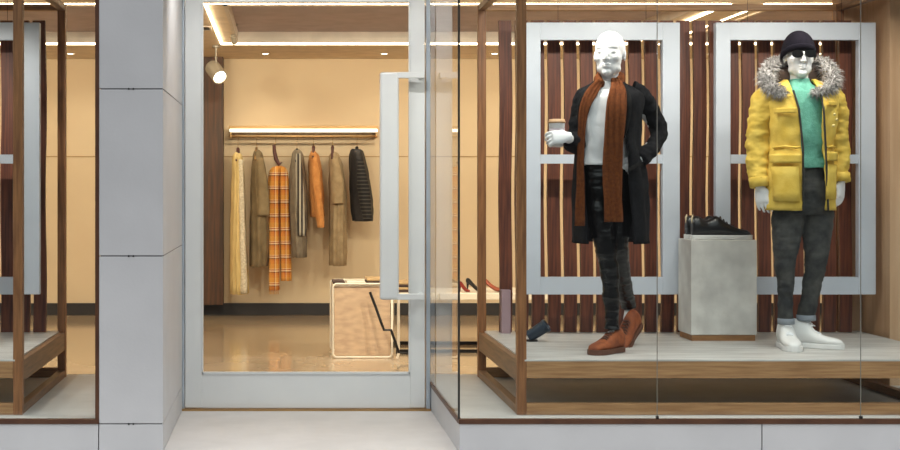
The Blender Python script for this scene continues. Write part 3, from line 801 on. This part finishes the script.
column(bm, [(x3,y3,ZS+1.02,.125,.10),(x3,y3,ZS+.9,.16,.115),(x3,y3,ZS+.82,.15,.11)])
for s in (-1,1):
    limb(bm, [(Vector((x3+s*.09,y3,ZS+.86)),.09),(Vector((x3+s*.115,y3,ZS+.62)),.085),(Vector((x3+s*.145,y3,ZS+.42)),.070),(Vector((x3+s*.195,y3-.01,ZS+.22)),.085),(Vector((x3+s*.232,y3-.02,ZS+.045)),.108)], n=28)
bm = fuse(bm, .007, 2); wrinkle(bm, .012, (10,10,6), 2)
obj('trousers', bm, M_CREAMPANTS, m3, smooth=True)
bm = bmesh.new()
column(bm, [(x3,y3,ZS+1.56,.06,.06),(x3,y3,ZS+1.50,.13,.09),(x3,y3,ZS+1.42,.19,.11),(x3,y3,ZS+1.2,.165,.125),(x3,y3,ZS+.98,.175,.13)], cap=False)
sw = obj('sweater', bm, M_CHARCOAL, m3, smooth=True, thick=.005)
for s in (-1,1):
    bm = bmesh.new(); limb(bm, [(Vector((x3+s*.17,y3,ZS+1.43)),.058),(Vector((x3+s*.22,y3+.02,ZS+1.14)),.052),(Vector((x3+s*.24,y3-.03,ZS+.91)),.04)])
    obj('sleeve', bm, M_CHARCOAL, sw, smooth=True)
for s in (-1,1):
    shoe(m3, MT((x3+s*.235,y3-.03,ZS+.001), s*.75), M_BLACKLEATHER, M_BLACKLEATHER, M_BLACKLEATHER, L=.28, W=.05, high=.09)

# ================================================================== pedestal, shoe pair, small things on the platform
Dp = 8.03
px0, px1_ = PX(691,Dp), PX(757,Dp); yp0, yp1 = Dp-D0, Dp-D0+.26
zt = PZ(240,Dp)
ped = thing('pedestal', ((px0+px1_)/2, (yp0+yp1)/2, ZS), 'square grey concrete pedestal with timber base carrying the black sneaker', 'pedestal')
obj('block', B((px0,px1_,yp0,yp1,ZS+.035,zt)), M_CONC, ped, bevel=.004)
obj('base', B((px0+.008,px1_-.008,yp0+.008,yp1-.008,ZS,ZS+.035)), M_CONCWOOD, ped)
# black sneakers side-on; the far one shows only behind the near one's heel
def sneaker(loc, yaw, label):
    t = thing('sneaker', loc, label, 'shoe')
    bm = bmesh.new(); M = MT(loc, yaw, s=1.0)
    L, W = .34, .050
    prof = [(-.02,.5,.075),(.0,.7,.112),(.09,.8,.116),(.20,.8,.094),(.30,.8,.098),(.40,.86,.118),(.50,.92,.094),(.64,1.0,.064),(.80,.94,.042),(.93,.68,.032),(1.0,.25,.014)]
    rings = []
    for (tt, w, h) in smooth_path(prof, 3):
        r = []
        for k in range(16):
            a_ = 2*PI*k/16; c, s = math.cos(a_), math.sin(a_); ww = W*w*(1-.25*max(0,s)*(h/.1))
            r.append((ww*math.copysign(abs(c)**.75,c), L*(.5-tt), .022+h*(.5+.5*math.copysign(abs(s)**.75,s))))
        rings.append(r)
    ringloft(bm, rings); xform(bm, M); obj('upper', bm, M_BLACKLEATHER, t, smooth=True)
    bm = bmesh.new(); out = [(-.04,.3),(-.02,.65),(.05,.85),(.3,.88),(.6,1.0),(.76,1.06),(.9,.95),(.98,.65),(1.02,.3)]
    rings = []
    for z, e in ((0,.97),(.004,1.03),(.020,1.04),(.026,1.0)):
        sp_ = smooth_path(out,2); rings.append([(W*w*e, L*(.5-q), z) for q, w in sp_]+[(-W*w*e, L*(.5-q), z) for q, w in reversed(sp_)])
    ringloft(bm, rings); xform(bm, M); obj('sole', bm, M_WHITELEATHER, t)
    bm = bmesh.new()
    for i in range(5):
        y = L*(.5-.47-.055*i); z = .022+[.112,.096,.080,.066,.058][i]
        tube(bm, [(-.03,y,z-.020),(-.012,y,z),(.012,y-.004,z),(.03,y-.004,z-.020)], .0035, 6)
    xform(bm, M); obj('laces', bm, mat('grey_laces', (60,58,58), .8), t)
    bm = bmesh.new(); tube(bm, [(0,L*.50,.095),(0,L*.515,.128),(0,L*.50,.145)], [.008,.007,.003], 8); xform(bm, M)
    obj('pull_tab', bm, mat('pale_pull_tab', (226,206,170), .8), t)
xm = PX(722.5,8.1)
sneaker((xm,yp0+.085,zt+.001), PI/2-.03, 'black leather sneaker with white sole on the concrete pedestal, nearest the glass')
sneaker((xm-.004,yp0+.200,zt+.001), PI/2+.02, 'black leather sneaker with white sole on the pedestal, behind its twin')
# floor spotlight by the left post
sp0 = P(537,337,8.0)
sl = thing('spotlight', (sp0.x, sp0.y, ZS), 'small dark blue spotlight on the platform beside the left frame post', 'spotlight')
ax = Vector((.72,-.25,.50)).normalized()
q = Matrix.Translation(Vector((sp0.x, sp0.y, ZS+.060))) @ ax.to_track_quat('Z','Y').to_matrix().to_4x4()
bm = bmesh.new(); lathe(bm, [(0,-.060),(.030,-.060),(.034,-.052),(.036,.05),(.040,.055),(.040,.070),(.034,.072),(.030,.06),(0,.055)], M=q); obj('lamp_head', bm, M_NAVYMETAL, sl, smooth=False, bevel=.002)
bm = bmesh.new(); lathe(bm, [(0,0),(.038,0),(.038,.008),(.01,.012),(0,.012)], (sp0.x-.03, sp0.y+.02, ZS)); obj('foot', bm, M_BLACKMETAL, sl)
bm = bmesh.new(); tube(bm, [(sp0.x-.03,sp0.y+.02,ZS+.01),(sp0.x-.035,sp0.y+.02,ZS+.05),(sp0.x-.02,sp0.y+.01,ZS+.06)], .008, 8); obj('yoke', bm, M_BLACKMETAL, sl)
# lilac card sleeve standing before the first slat
tag(obj('cardboard_box', B((PX(501.5,8.45),PX(510.5,8.45),1.44,1.50,ZS,PZ(290,8.45))), M_LILAC, bevel=.002), 'narrow lilac cardboard box standing before the leftmost slat of the right window', 'box')

# ================================================================== clothes rail on the rear wall
DR = 14.2; YR = DR-D0
rail = thing('clothes_rail', (PX(303,DR), YB-.02, PZ(137,DR)), 'wall-mounted brass clothes rail under a lit shelf, behind the glass door', 'clothes rail')
xa, xb = PX(229,DR), PX(378,DR)
obj('shelf', B((xa,xb,YR-.05,YB-.001,PZ(129,DR),PZ(126,DR))), M_BRASS, rail, bevel=.002)
obj('light_strip', B((xa+.01,xb-.01,YR-.04,YR+.02,PZ(132.0,DR),PZ(129.1,DR))), M_LEDS, rail)
bm = bmesh.new(); tube(bm, [(xa+.005,YR,PZ(136.5,DR)),(xb-.005,YR,PZ(136.5,DR))], .012, 12); obj('rod', bm, M_BRASS, rail, smooth=True)
for x in (xa+.015, xb-.025): obj('bracket', B((x, x+.01, YR-.02, YB-.001, PZ(138,DR), PZ(129.2,DR))), M_BRASS, rail)
ZR = PZ(136.5,DR)
def gz(y): return PZ(y, DR)
def gx(x): return PX(x, DR)
def hanger(px, ytop, ybot, kind_label, m=M_DARKHANGER, thick_=.018):
    x = gx(px)
    t = thing('clothes_hanger', (x, YR, gz(ytop+14)), kind_label, 'hanger', 'hangers on the clothes rail')
    bm = bmesh.new(); zc = ZR
    tube(bm, [(x, YR-.016, zc+.0), (x, YR-.010, zc+.016), (x, YR, zc+.0175), (x, YR+.014, zc+.008), (x+.004, YR+.012, zc-.02), (x, YR, zc-.05), (x, YR, gz(ytop+2))], .0028, 6)
    obj('hook', bm, M_BRASS, t)
    bm = bmesh.new(); tube(bm, [(x-.012, YR-.20, gz(ytop+12)), (x-.004, YR-.10, gz(ytop+5)), (x, YR, gz(ytop)), (x+.004, YR+.10, gz(ytop+5)), (x+.012, YR+.20, gz(ytop+12))], [thick_*.6, thick_*.8, thick_, thick_*.8, thick_*.6], 8)
    obj('shoulder_bar', bm, m, t, smooth=True)
def drape(name, label, cat, secs, m, fold=.05, nf=9, seed=0, amp=.010, parts=(), n=40):
    t = thing(name, (gx(secs[0][0]), YR, gz(secs[-1][1])), label, cat)
    bm = bmesh.new()
    column(bm, [(gx(a), YR+dy, gz(b), w*DR/F, d_) for a, b, w, d_, dy in [(s+(0,))[:5] for s in secs]], n=n, fold=fold, nf=nf, seed=seed, e=2.0)
    wrinkle(bm, amp, (20,20,7), seed)
    o = obj('fabric', bm, m, t, smooth=True)
    for pn, psecs, pm in parts:
        bm = bmesh.new()
        column(bm, [(gx(a), YR+dy, gz(b), w*DR/F, d_) for a, b, w, d_, dy in psecs], n=20, fold=.05, nf=5, seed=seed+1, e=2.0)
        wrinkle(bm, .008, (20,20,12), seed+2)
        obj(pn, bm, pm, t, smooth=True)
    return t
GM_CREAM = mat('cream_cloth', (222,196,134), .85, c2=(204,176,116), scale=10, stretch=(6,6,1))
GM_LACE = mat('pale_lace_trim', (226,214,190), .9, c2=(190,176,150), scale=60)
GM_OLIVE = mat('olive_brown_suede', (134,114,82), .85, c2=(108,92,64), scale=8)
GM_OLIVE_L = mat('light_taupe_suede', (146,126,92), .85, c2=(122,104,74), scale=8)
GM_GREY = mat('taupe_grey_knit', (138,126,106), .9, c2=(116,104,88), scale=12)
GM_STRIPE = stripe('black_and_white_stripe', (52,46,44), (176,168,152), 26, 'X', .5)
GM_ORANGE = mat('apricot_knit', (206,142,78), .9, c2=(190,124,64), scale=20, bmp=.3)
GM_BEIGE = mat('beige_linen', (168,146,112), .9, c2=(148,126,94), scale=12)
GM_RIB = stripe('ribbed_black_quilt', (22,20,22), (74,70,64), 26, 'Z', .72)
GM_BLACK = mat('black_quilted_nylon', (26,24,26), .6, c2=(38,34,34), scale=20)
GM_PLAID = plaid('orange_cream_check', ([(0,(206,126,48)),(.20,(196,110,40)),(.34,(96,40,28)),(.44,(238,222,192)),(.52,(150,56,30)),(.60,(232,206,160)),(.66,(214,150,64))],
                                        [(0,(224,160,70)),(.30,(214,140,60)),(.52,(130,40,26)),(.62,(238,214,170)),(.72,(222,150,60)),(.9,(170,84,40))]), 9, 7)
hanger(238, 149, 160, 'dark hanger inside the long cream dress, leftmost on the rail')
drape('long_dress', 'long cream dress with pale lace edge, leftmost on the clothes rail', 'dress',
      [(237,153,2.0,.10),(237.5,158,5.0,.20),(238,180,6.0,.19),(238,230,7.5,.20),(239.5,293,9.0,.22)], GM_CREAM, .08, 11, 0,
      parts=[('lace_edge', [(241,160,2.4,.02,-.17),(242,200,3.0,.025,-.17),(243.5,250,3.2,.03,-.19),(244.5,292,3.4,.03,-.20)], GM_LACE)])
hanger(256.5, 148, 158, 'small hanger with a brass hook in the olive coat', M_BRASS, .014)
drape('coat', 'long olive-brown suede coat hanging second from the left on the rail', 'coat',
      [(257,150,1.8,.06),(258,156,5.2,.19),(259,180,8.0,.20),(260,215,9.4,.2),(260,240,9.8,.2),(259,266,9.0,.2)], GM_OLIVE, .05, 8, 3,
      parts=[('sleeve', [(260,158,3.2,.04,-.17),(262.5,180,5.4,.05,-.20),(263.5,200,6.0,.055,-.20),(263.5,215,6.2,.055,-.20)], GM_OLIVE_L)])
# scarf doubled over a long dark hanger
x = gx(276); t = thing('clothes_hanger', (x, YR, gz(168)), 'long dark red loop hanger holding the checked scarf', 'hanger')
bm = bmesh.new(); tube(bm, [(x,YR-.014,ZR),(x,YR,ZR+.0155),(x-.002,YR+.012,ZR),(x-.006,YR,gz(146))], .003, 6); obj('hook', bm, M_BRASS, t)
bm = bmesh.new(); tube(bm, [(gx(274),YR,gz(145)),(gx(274.5),YR,gz(152)),(gx(276),YR,gz(159)),(gx(279.5),YR,gz(165)),(gx(281.5),YR,gz(162))], [.016,.020,.022,.020,.012], 10); obj('loop', bm, M_DARKHANGER, t, smooth=True)
t = thing('scarf', (gx(279), YR, gz(291)), 'long orange, cream and brown checked scarf hanging doubled on the rail', 'scarf')
bm = bmesh.new()
column(bm, [(gx(278.5),YR,gz(166),.03,.045),(gx(274.5),YR-.03,gz(172),.052,.05),(gx(273.5),YR-.04,gz(200),.056,.05),(gx(274),YR-.04,gz(250),.056,.045),(gx(274),YR-.04,gz(290),.055,.03)], n=24, fold=.06, nf=5, e=2.4)
obj('front_length', bm, GM_PLAID, t, smooth=True)
bm = bmesh.new()
column(bm, [(gx(279),YR+.02,gz(166),.03,.045),(gx(283.5),YR+.02,gz(173),.050,.045),(gx(284.5),YR+.02,gz(210),.052,.045),(gx(285.5),YR+.02,gz(250),.056,.045),(gx(286),YR+.02,gz(281),.056,.03)], n=24, fold=.06, nf=5, e=2.4)
obj('back_length', bm, GM_PLAID, t, smooth=True)
bm = bmesh.new()
for i in range(12):
    xx = gx(269.5)+i*.0085; tube(bm, [(xx,YR-.04,gz(290)),(xx+.003*math.sin(i*2),YR-.04,gz(294))], .002, 5)
obj('fringe', bm, GM_PLAID, t)
hanger(297, 150, 158, 'dark hanger inside the grey and striped cardigan', M_BLACKMETAL)
drape('cardigan', 'long taupe cardigan over black and white striped knit on the rail', 'cardigan',
      [(297,150,2.0,.07),(297.5,156,5.5,.19),(298,180,8.0,.2),(298.5,215,8.5,.2),(299.5,257,7.0,.18)], GM_GREY, .08, 9, 5,
      parts=[('striped_panel', [(298,154,2.2,.03,-.18),(299,175,3.6,.035,-.20),(300.5,205,4.0,.035,-.20),(301.5,235,4.0,.03,-.20)], GM_STRIPE)])
hanger(313.5, 147, 158, 'dark red hanger inside the apricot sweater')
drape('sweater', 'apricot orange knitted sweater hanging in the middle of the rail', 'sweater',
      [(313,151,1.8,.08),(314,157,5.0,.19),(315.5,175,6.8,.2),(316.5,200,7.2,.2),(317.5,217,6.8,.18)], GM_ORANGE, .05, 8, 9,
      parts=[('sleeve', [(314,158,3.2,.04,-.17),(316,180,4.4,.045,-.2),(318.5,205,4.2,.045,-.2),(320.5,227,3.8,.04,-.2)], GM_ORANGE)])
hanger(332.5, 147, 158, 'dark red hanger inside the beige shirt dress')
drape('shirt_dress', 'beige linen shirt dress with rolled sleeve, left of the black jacket', 'dress',
      [(333.5,152,2.0,.08),(335,158,5.2,.19),(337,185,7.8,.2),(338,220,8.4,.2),(338,265,8.2,.2)], GM_BEIGE, .09, 11, 12,
      parts=[('rolled_sleeve', [(334.5,158,3.4,.04,-.17),(337,178,5.6,.05,-.2),(337.5,194,6.4,.055,-.2),(337.5,203,5.6,.05,-.2)], GM_BEIGE)])
hanger(357, 148, 158, 'black hanger inside the black quilted jacket', M_BLACKMETAL)
drape('jacket', 'short black quilted jacket with ribbed sleeve, rightmost on the rail', 'jacket',
      [(356,149,4.0,.08),(357,155,7.2,.19),(359.5,178,10.0,.2),(361.5,205,11.0,.2),(362.5,221,10.0,.2)], GM_BLACK, .03, 8, 15,
      parts=[('ribbed_sleeve', [(358.5,160,3.6,.04,-.16),(361.5,180,5.4,.05,-.2),(364,200,5.8,.05,-.2),(366.5,219,4.4,.045,-.2)], GM_RIB)])

# dark timber panelling beside the rail
pn = tag(obj('wall_panel', B((-1.25,PX(223,14.35),7.36,YB-.001,.13,2.739)), M_PANEL, bevel=.004), 'tall dark brown timber panel on the rear wall, left of the clothes rail', 'wall panel')

# ================================================================== low tables, folded clothes, heels
DT = 11.25
tz = PZ(293,DT)
tb = thing('low_table', (PX(465,DT), DT-D0+.3, 0), 'long low cream bench table on a black base, carrying the high heels', 'table')
ta, tc_ = PX(396,DT), PX(560,DT); ty0, ty1 = DT-D0, DT-D0+.62
obj('table_top', B((ta,tc_,ty0,ty1,PZ(300,DT),tz)), M_TABLE, tb, bevel=.006)
obj('base_rail', B((ta+.0,tc_-.02,ty0+.0,ty0+.03,0.0,.028)), M_BLACKMETAL, tb); obj('base_rail', B((ta,tc_-.02,ty1-.03,ty1,0.0,.028)), M_BLACKMETAL, tb)
for x in (ta+.01, tc_-.04):
    for y in (ty0+.002, ty1-.03): obj('leg', B((x,x+.022,y,y+.022,.028,PZ(300,DT))), M_TABLE, tb)
def pump(px, yaw, m, label, s=1.0, dy=.12):
    c = Vector((PX(px,DT+dy), DT-D0+dy, tz+.001)); M = MT(c, yaw, s=s)
    t = thing('high_heel_shoe', c, label, 'shoe')
    bm = bmesh.new()
    rows = []
    for (y, z, w, h) in smooth_path([(.10,.095,.022,.060),(.07,.085,.030,.066),(.02,.060,.030,.050),(-.03,.028,.034,.044),(-.08,.006,.038,.044),(-.12,.004,.036,.040),(-.150,.006,.022,.024),(-.162,.008,.008,.010)], 4):
        rows.append([(w*math.cos(2*PI*k/12), y, z+h*(.5+.5*math.sin(2*PI*k/12))) for k in range(12)])
    ringloft(bm, rows); xform(bm, M); obj('upper', bm, m, t, smooth=True)
    bm = bmesh.new(); tube(bm, [(0,.085,.104),(0,.092,.06),(0,.098,.0)], [.020,.011,.008], 10); xform(bm, M); obj('heel', bm, m, t, smooth=True)
M_RED = mat('dark_red_leather', (128,34,22), .4); M_RB = mat('red_brown_leather', (150,70,44), .4)
pump(463.5, .45, M_RED, 'dark red high-heeled shoe, leftmost on the low cream table', .55)
pump(473.5, .70, M_BLACKLEATHER, 'black high-heeled shoe on the low table, between the red and brown ones', .72)
pump(489.5, .95, M_RB, 'large red-brown high-heeled shoe on the low table, nearest the frame post', .85)
def folded(x0, x1, y0, y1, z, n, mats, lab, name='folded_shirt'):
    for i in range(n):
        h = .020
        bm = B((x0+.006*random.random(), x1-.006*random.random(), y0, y1, z+i*.0215, z+i*.0215+h))
        tag(obj(name, bm, mats[i % len(mats)], bevel=.007), lab[i], 'folded clothing', 'folded shirts in the shop')
M_DKF = mat('dark_folded_cloth', (70,52,46), .9); M_TNF = mat('tan_folded_cloth', (196,164,120), .9)
folded(PX(398,DT), PX(412,DT)+.02, ty0+.05, ty0+.35, tz+.001, 4, [M_DKF, M_TNF],
       ['bottom dark folded shirt of the stack on the low table by the door handle', 'tan folded shirt lying second from the bottom on the low table', 'dark folded shirt under the top one on the low table', 'tan folded shirt on top of the stack on the low table'])
# white rounded stand with a pale printed panel
DS = 10.9
sx0, sx1, sz1 = PX(333,DS), PX(392,DS), PZ(284,DS); ys = DS-D0
st = thing('display_table', ((sx0+sx1)/2, ys+.25, 0), 'cream display table with rounded tube ends and a pale panelled front', 'table')
def rloop(y):
    r = .03; a0, a1, b0, b1 = sx0, sx1, .008, sz1; pts = []
    for cx_, cz_, s_ in ((a1-r,b1-r,0),(a0+r,b1-r,1),(a0+r,b0+r,2),(a1-r,b0+r,3)):
        for k in range(6): an = PI/2*(s_+k/5); pts.append(Vector((cx_+r*math.cos(an), y, cz_+r*math.sin(an))))
    pts.append(pts[0].copy()); return pts
for y in (ys, ys+.5):
    bm = bmesh.new(); tube(bm, rloop(y), .009, 8); obj('end_loop', bm, M_TABLE, st, smooth=True)
obj('table_top', B((sx0+.01,sx1-.01,ys,ys+.5,sz1-.018,sz1-.002)), M_TABLE, st)
obj('front_panel', B((sx0+.012,sx1-.012,ys+.01,ys+.016,.02,sz1-.02)), mat('pale_printed_panel', (212,182,150), .6, c2=(190,160,134), scale=9, stretch=(1.2,1,3)), st)
folded(sx0+.0, sx0+.10, ys+.02, ys+.3, sz1, 1, [M_DKF], ['dark folded shirt on the left end of the cream display table'])
folded(sx0+.27, sx1-.04, ys+.02, ys+.3, sz1, 2, [M_DKF, M_TNF], ['dark folded shirt on the right end of the cream display table', 'tan folded shirt lying on a dark one on the cream display table'])
tag(obj('folded_shirt', B((sx0+.11,sx0+.26,ys+.03,ys+.3,sz1,sz1+.022)), M_TABLE, bevel=.008), 'cream folded shirt in the middle of the cream display table', 'folded clothing', 'folded shirts in the shop')
# stepped black bracket in front
bm = bmesh.new(); yb = ys-.03
tube(bm, [P(370,292,10.85), P(376,308,10.83), P(381,322,10.8), P(384,330,10.8), P(391,330,10.8), P(395,341,10.8), P(399,353,10.8)], .011, 8)
sb = thing('folding_easel', (PX(385,10.8), 3.8, 0), 'thin black stepped metal stand beside the cream display table', 'stand')
obj('front_bar', bm, M_BLACKMETAL, sb)
bm = bmesh.new(); tube(bm, [P(399,353,10.8), P(397,358.5,10.8)], .010, 8); obj('foot', bm, M_TABLE, sb)
bm = bmesh.new(); tube(bm, [P(399,353,10.8), P(420,354,10.85)], .010, 8); obj('base_bar', bm, M_BLACKMETAL, sb)

# ================================================================== lamps of the shop, with added fill lights
def spot(name, loc, target, power, col, size=1.2, blend=.6, r=.04, parent=None):
    l = bpy.data.lights.new(name, 'SPOT'); l.energy = power; l.color = col; l.spot_size = size; l.spot_blend = blend; l.shadow_soft_size = r
    o = bpy.data.objects.new(name, l); COL.objects.link(o); loc = Vector(loc)
    o.rotation_euler = (Vector(target)-loc).to_track_quat('-Z','Y').to_euler()
    if parent: o.parent = parent; o.location = loc - parent.location
    else: o.location = loc
    return o
WARM = (1, .86, .67)
def downlight(x, y, power, label, tgt=None, size=2.0):
    t = thing('downlight', (x, y, ZC), label, 'ceiling light', 'recessed ceiling downlights')
    bm = bmesh.new(); lathe(bm, [(.045,-.001),(.048,-.006),(.036,-.006),(.034,-.001)], (x,y,ZC)); obj('bezel', bm, M_LIP, t, smooth=True)
    bm = bmesh.new(); lathe(bm, [(0,-.002),(.033,-.002),(.033,-.004),(0,-.004)], (x,y,ZC)); obj('lens', bm, M_LAMPFACE, t)
    spot('beam', (x,y,ZC-.02), tgt or (x,y+.12,0), power, WARM if y > 1 else (1,.97,.93), size, .8, .05, t)
for i, x in enumerate((-4.4,-3.3,-2.17,-1.2,-.17,1.05,2.18,3.3,4.4,5.5,6.6)):
    lb = {-.17:'small round ceiling downlight seen through the door, above the clothes rail', -2.17:'small round ceiling downlight seen through the left window',
          1.05:'small round ceiling downlight at the top of the door handle', 2.18:'small round ceiling downlight behind the left post of the right frame'}.get(x, 'recessed ceiling downlight along the rear wall')
    downlight(x, 7.0, 16, lb, (x,7.2,.0), 2.2)
for x in (-3.4,-2.2,-.2,1.0,2.1,3.2,4.4):  # unseen row added to brighten the shop floor and rear wall
    downlight(x, 2.4, 185, 'added fill light in the ceiling just behind the shop windows, out of view', (x,6.2,.3), 2.4)
for x in (-.25,.55):  # unseen pair added to brighten the recess and the door
    downlight(x, .45, 52, 'added fill light in the ceiling of the entrance recess, out of view', (x,1.6,.4), 2.6)
def can(loc, tgt, label, m=M_GREYMETAL, power=60, L=.15, r=.045, size=1.1, col=WARM, ztop=ZC):
    loc = Vector(loc); d_ = (Vector(tgt)-loc).normalized()
    t = thing('track_spotlight', (loc.x, loc.y, ztop), label, 'spotlight')
    q = Matrix.Translation(loc) @ d_.to_track_quat('Z','Y').to_matrix().to_4x4()
    bm = bmesh.new(); lathe(bm, [(0,-L/2),(r*.92,-L/2),(r,-L/2+.01),(r,L/2),(r*.86,L/2),(r*.8,L/2-.02),(0,L/2-.02)], M=q); obj('lamp_head', bm, m, t, smooth=False)
    bm = bmesh.new(); lathe(bm, [(0,L/2-.018),(r*.78,L/2-.018),(r*.78,L/2-.014),(0,L/2-.014)], M=q); obj('lens', bm, M_LAMPFACE, t)
    bm = bmesh.new(); tube(bm, [loc, Vector((loc.x,loc.y,ztop-.02))], .010, 8); lathe(bm, [(0,-.022),(.035,-.022),(.035,-.001),(0,-.001)], (loc.x,loc.y,ztop)); obj('stem', bm, m, t)
    spot('beam', loc + d_*(L/2+.01), tgt, power, col, size, .5, .04, t)
can(P(216,72,13.2), P(240,104,12.8), 'grey cylindrical ceiling spotlight above the dark wall panel', L=.20, r=.075, power=25)
can((.5*(-.47-.40), 3.2+2.1, 2.70), (-.2,7.3,1.0), 'small pale spotlight inside the lit ceiling tray seen through the door', power=25, L=.09, r=.025, ztop=ZC+.1)
sqx, sqy = -.68, 11.75-D0
t = thing('recessed_light_box', (sqx, sqy, ZC), 'dark square recessed lamp box in the shop ceiling left of the lit tray', 'ceiling light')
obj('box_frame', B((sqx-.07,sqx+.07,sqy-.14,sqy-.12,ZC-.010,ZC-.001),(sqx-.07,sqx+.07,sqy+.12,sqy+.14,ZC-.010,ZC-.001),(sqx-.07,sqx-.055,sqy-.12,sqy+.12,ZC-.010,ZC-.001),(sqx+.055,sqx+.07,sqy-.12,sqy+.12,ZC-.010,ZC-.001)), M_LIP, t)
obj('dark_recess', B((sqx-.055,sqx+.055,sqy-.12,sqy+.12,ZC-.004,ZC-.001)), M_BLACKMETAL, t)
# unseen spots added above the frames to light mannequins and window display
NEUT = (1,.93,.84)
for (x, tx, ty, tz_, pw, lb) in ((1.35,1.7,1.3,1.6,22,'added window fill spot nearest the glass corner of the right window'),(1.55,1.85,.9,1.0,27,'added window fill spot above the mannequin in the black coat'),(2.25,2.05,1.3,1.4,27,'added window fill spot between the two clothed mannequins'),
                      (2.75,2.95,.9,1.1,27,'added window fill spot above the mannequin in the yellow parka'),(3.3,2.7,1.3,1.4,27,'added window fill spot at the right end of the right window'),
                      (-1.9,-1.9,.8,1.0,60,'added window fill spot in the left window'),(-2.7,-2.6,.9,1.0,60,'second added fill spot in the left window, away from the column')):
    can((x,.30,2.62), (tx,ty,tz_), lb, M_BLACKMETAL, power=pw, L=.12, r=.035, size=2.3, col=NEUT)

# daylight: overcast above, dark street fronts along the horizon
SKY = 2.05
wd = bpy.data.worlds.new('overcast_sky'); SC.world = wd; wd.use_nodes = True
nt = wd.node_tree; bg = nt.nodes['Background']; bg.inputs['Strength'].default_value = 1.0
tc = nt.nodes.new('ShaderNodeTexCoord'); sep = nt.nodes.new('ShaderNodeSeparateXYZ'); rp = nt.nodes.new('ShaderNodeValToRGB')
nt.links.new(tc.outputs['Generated'], sep.inputs[0]); nt.links.new(sep.outputs['Z'], rp.inputs[0]); nt.links.new(rp.outputs[0], bg.inputs['Color'])
e = rp.color_ramp.elements; e[0].position = .0; e[0].color = (.10,.10,.10,1); e[1].position = .55; e[1].color = (SKY*.97,SKY*.985,SKY,1)
k = e.new(.22); k.color = (.16,.16,.16,1)

# camera
cam = bpy.data.cameras.new('camera'); co = bpy.data.objects.new('camera', cam); COL.objects.link(co)
co.location = (0, -D0, EYE); co.rotation_euler = (PI/2, 0, 0)
cam.sensor_width = 36; cam.lens = F*36/900; cam.shift_x = (450-CX)/900; cam.shift_y = (CY-225)/900; cam.clip_end = 200
SC.camera = co
vs = SC.view_settings; vs.view_transform = 'Standard'; vs.look = 'None'; vs.exposure = 0; vs.gamma = 1; vs.use_curve_mapping = False
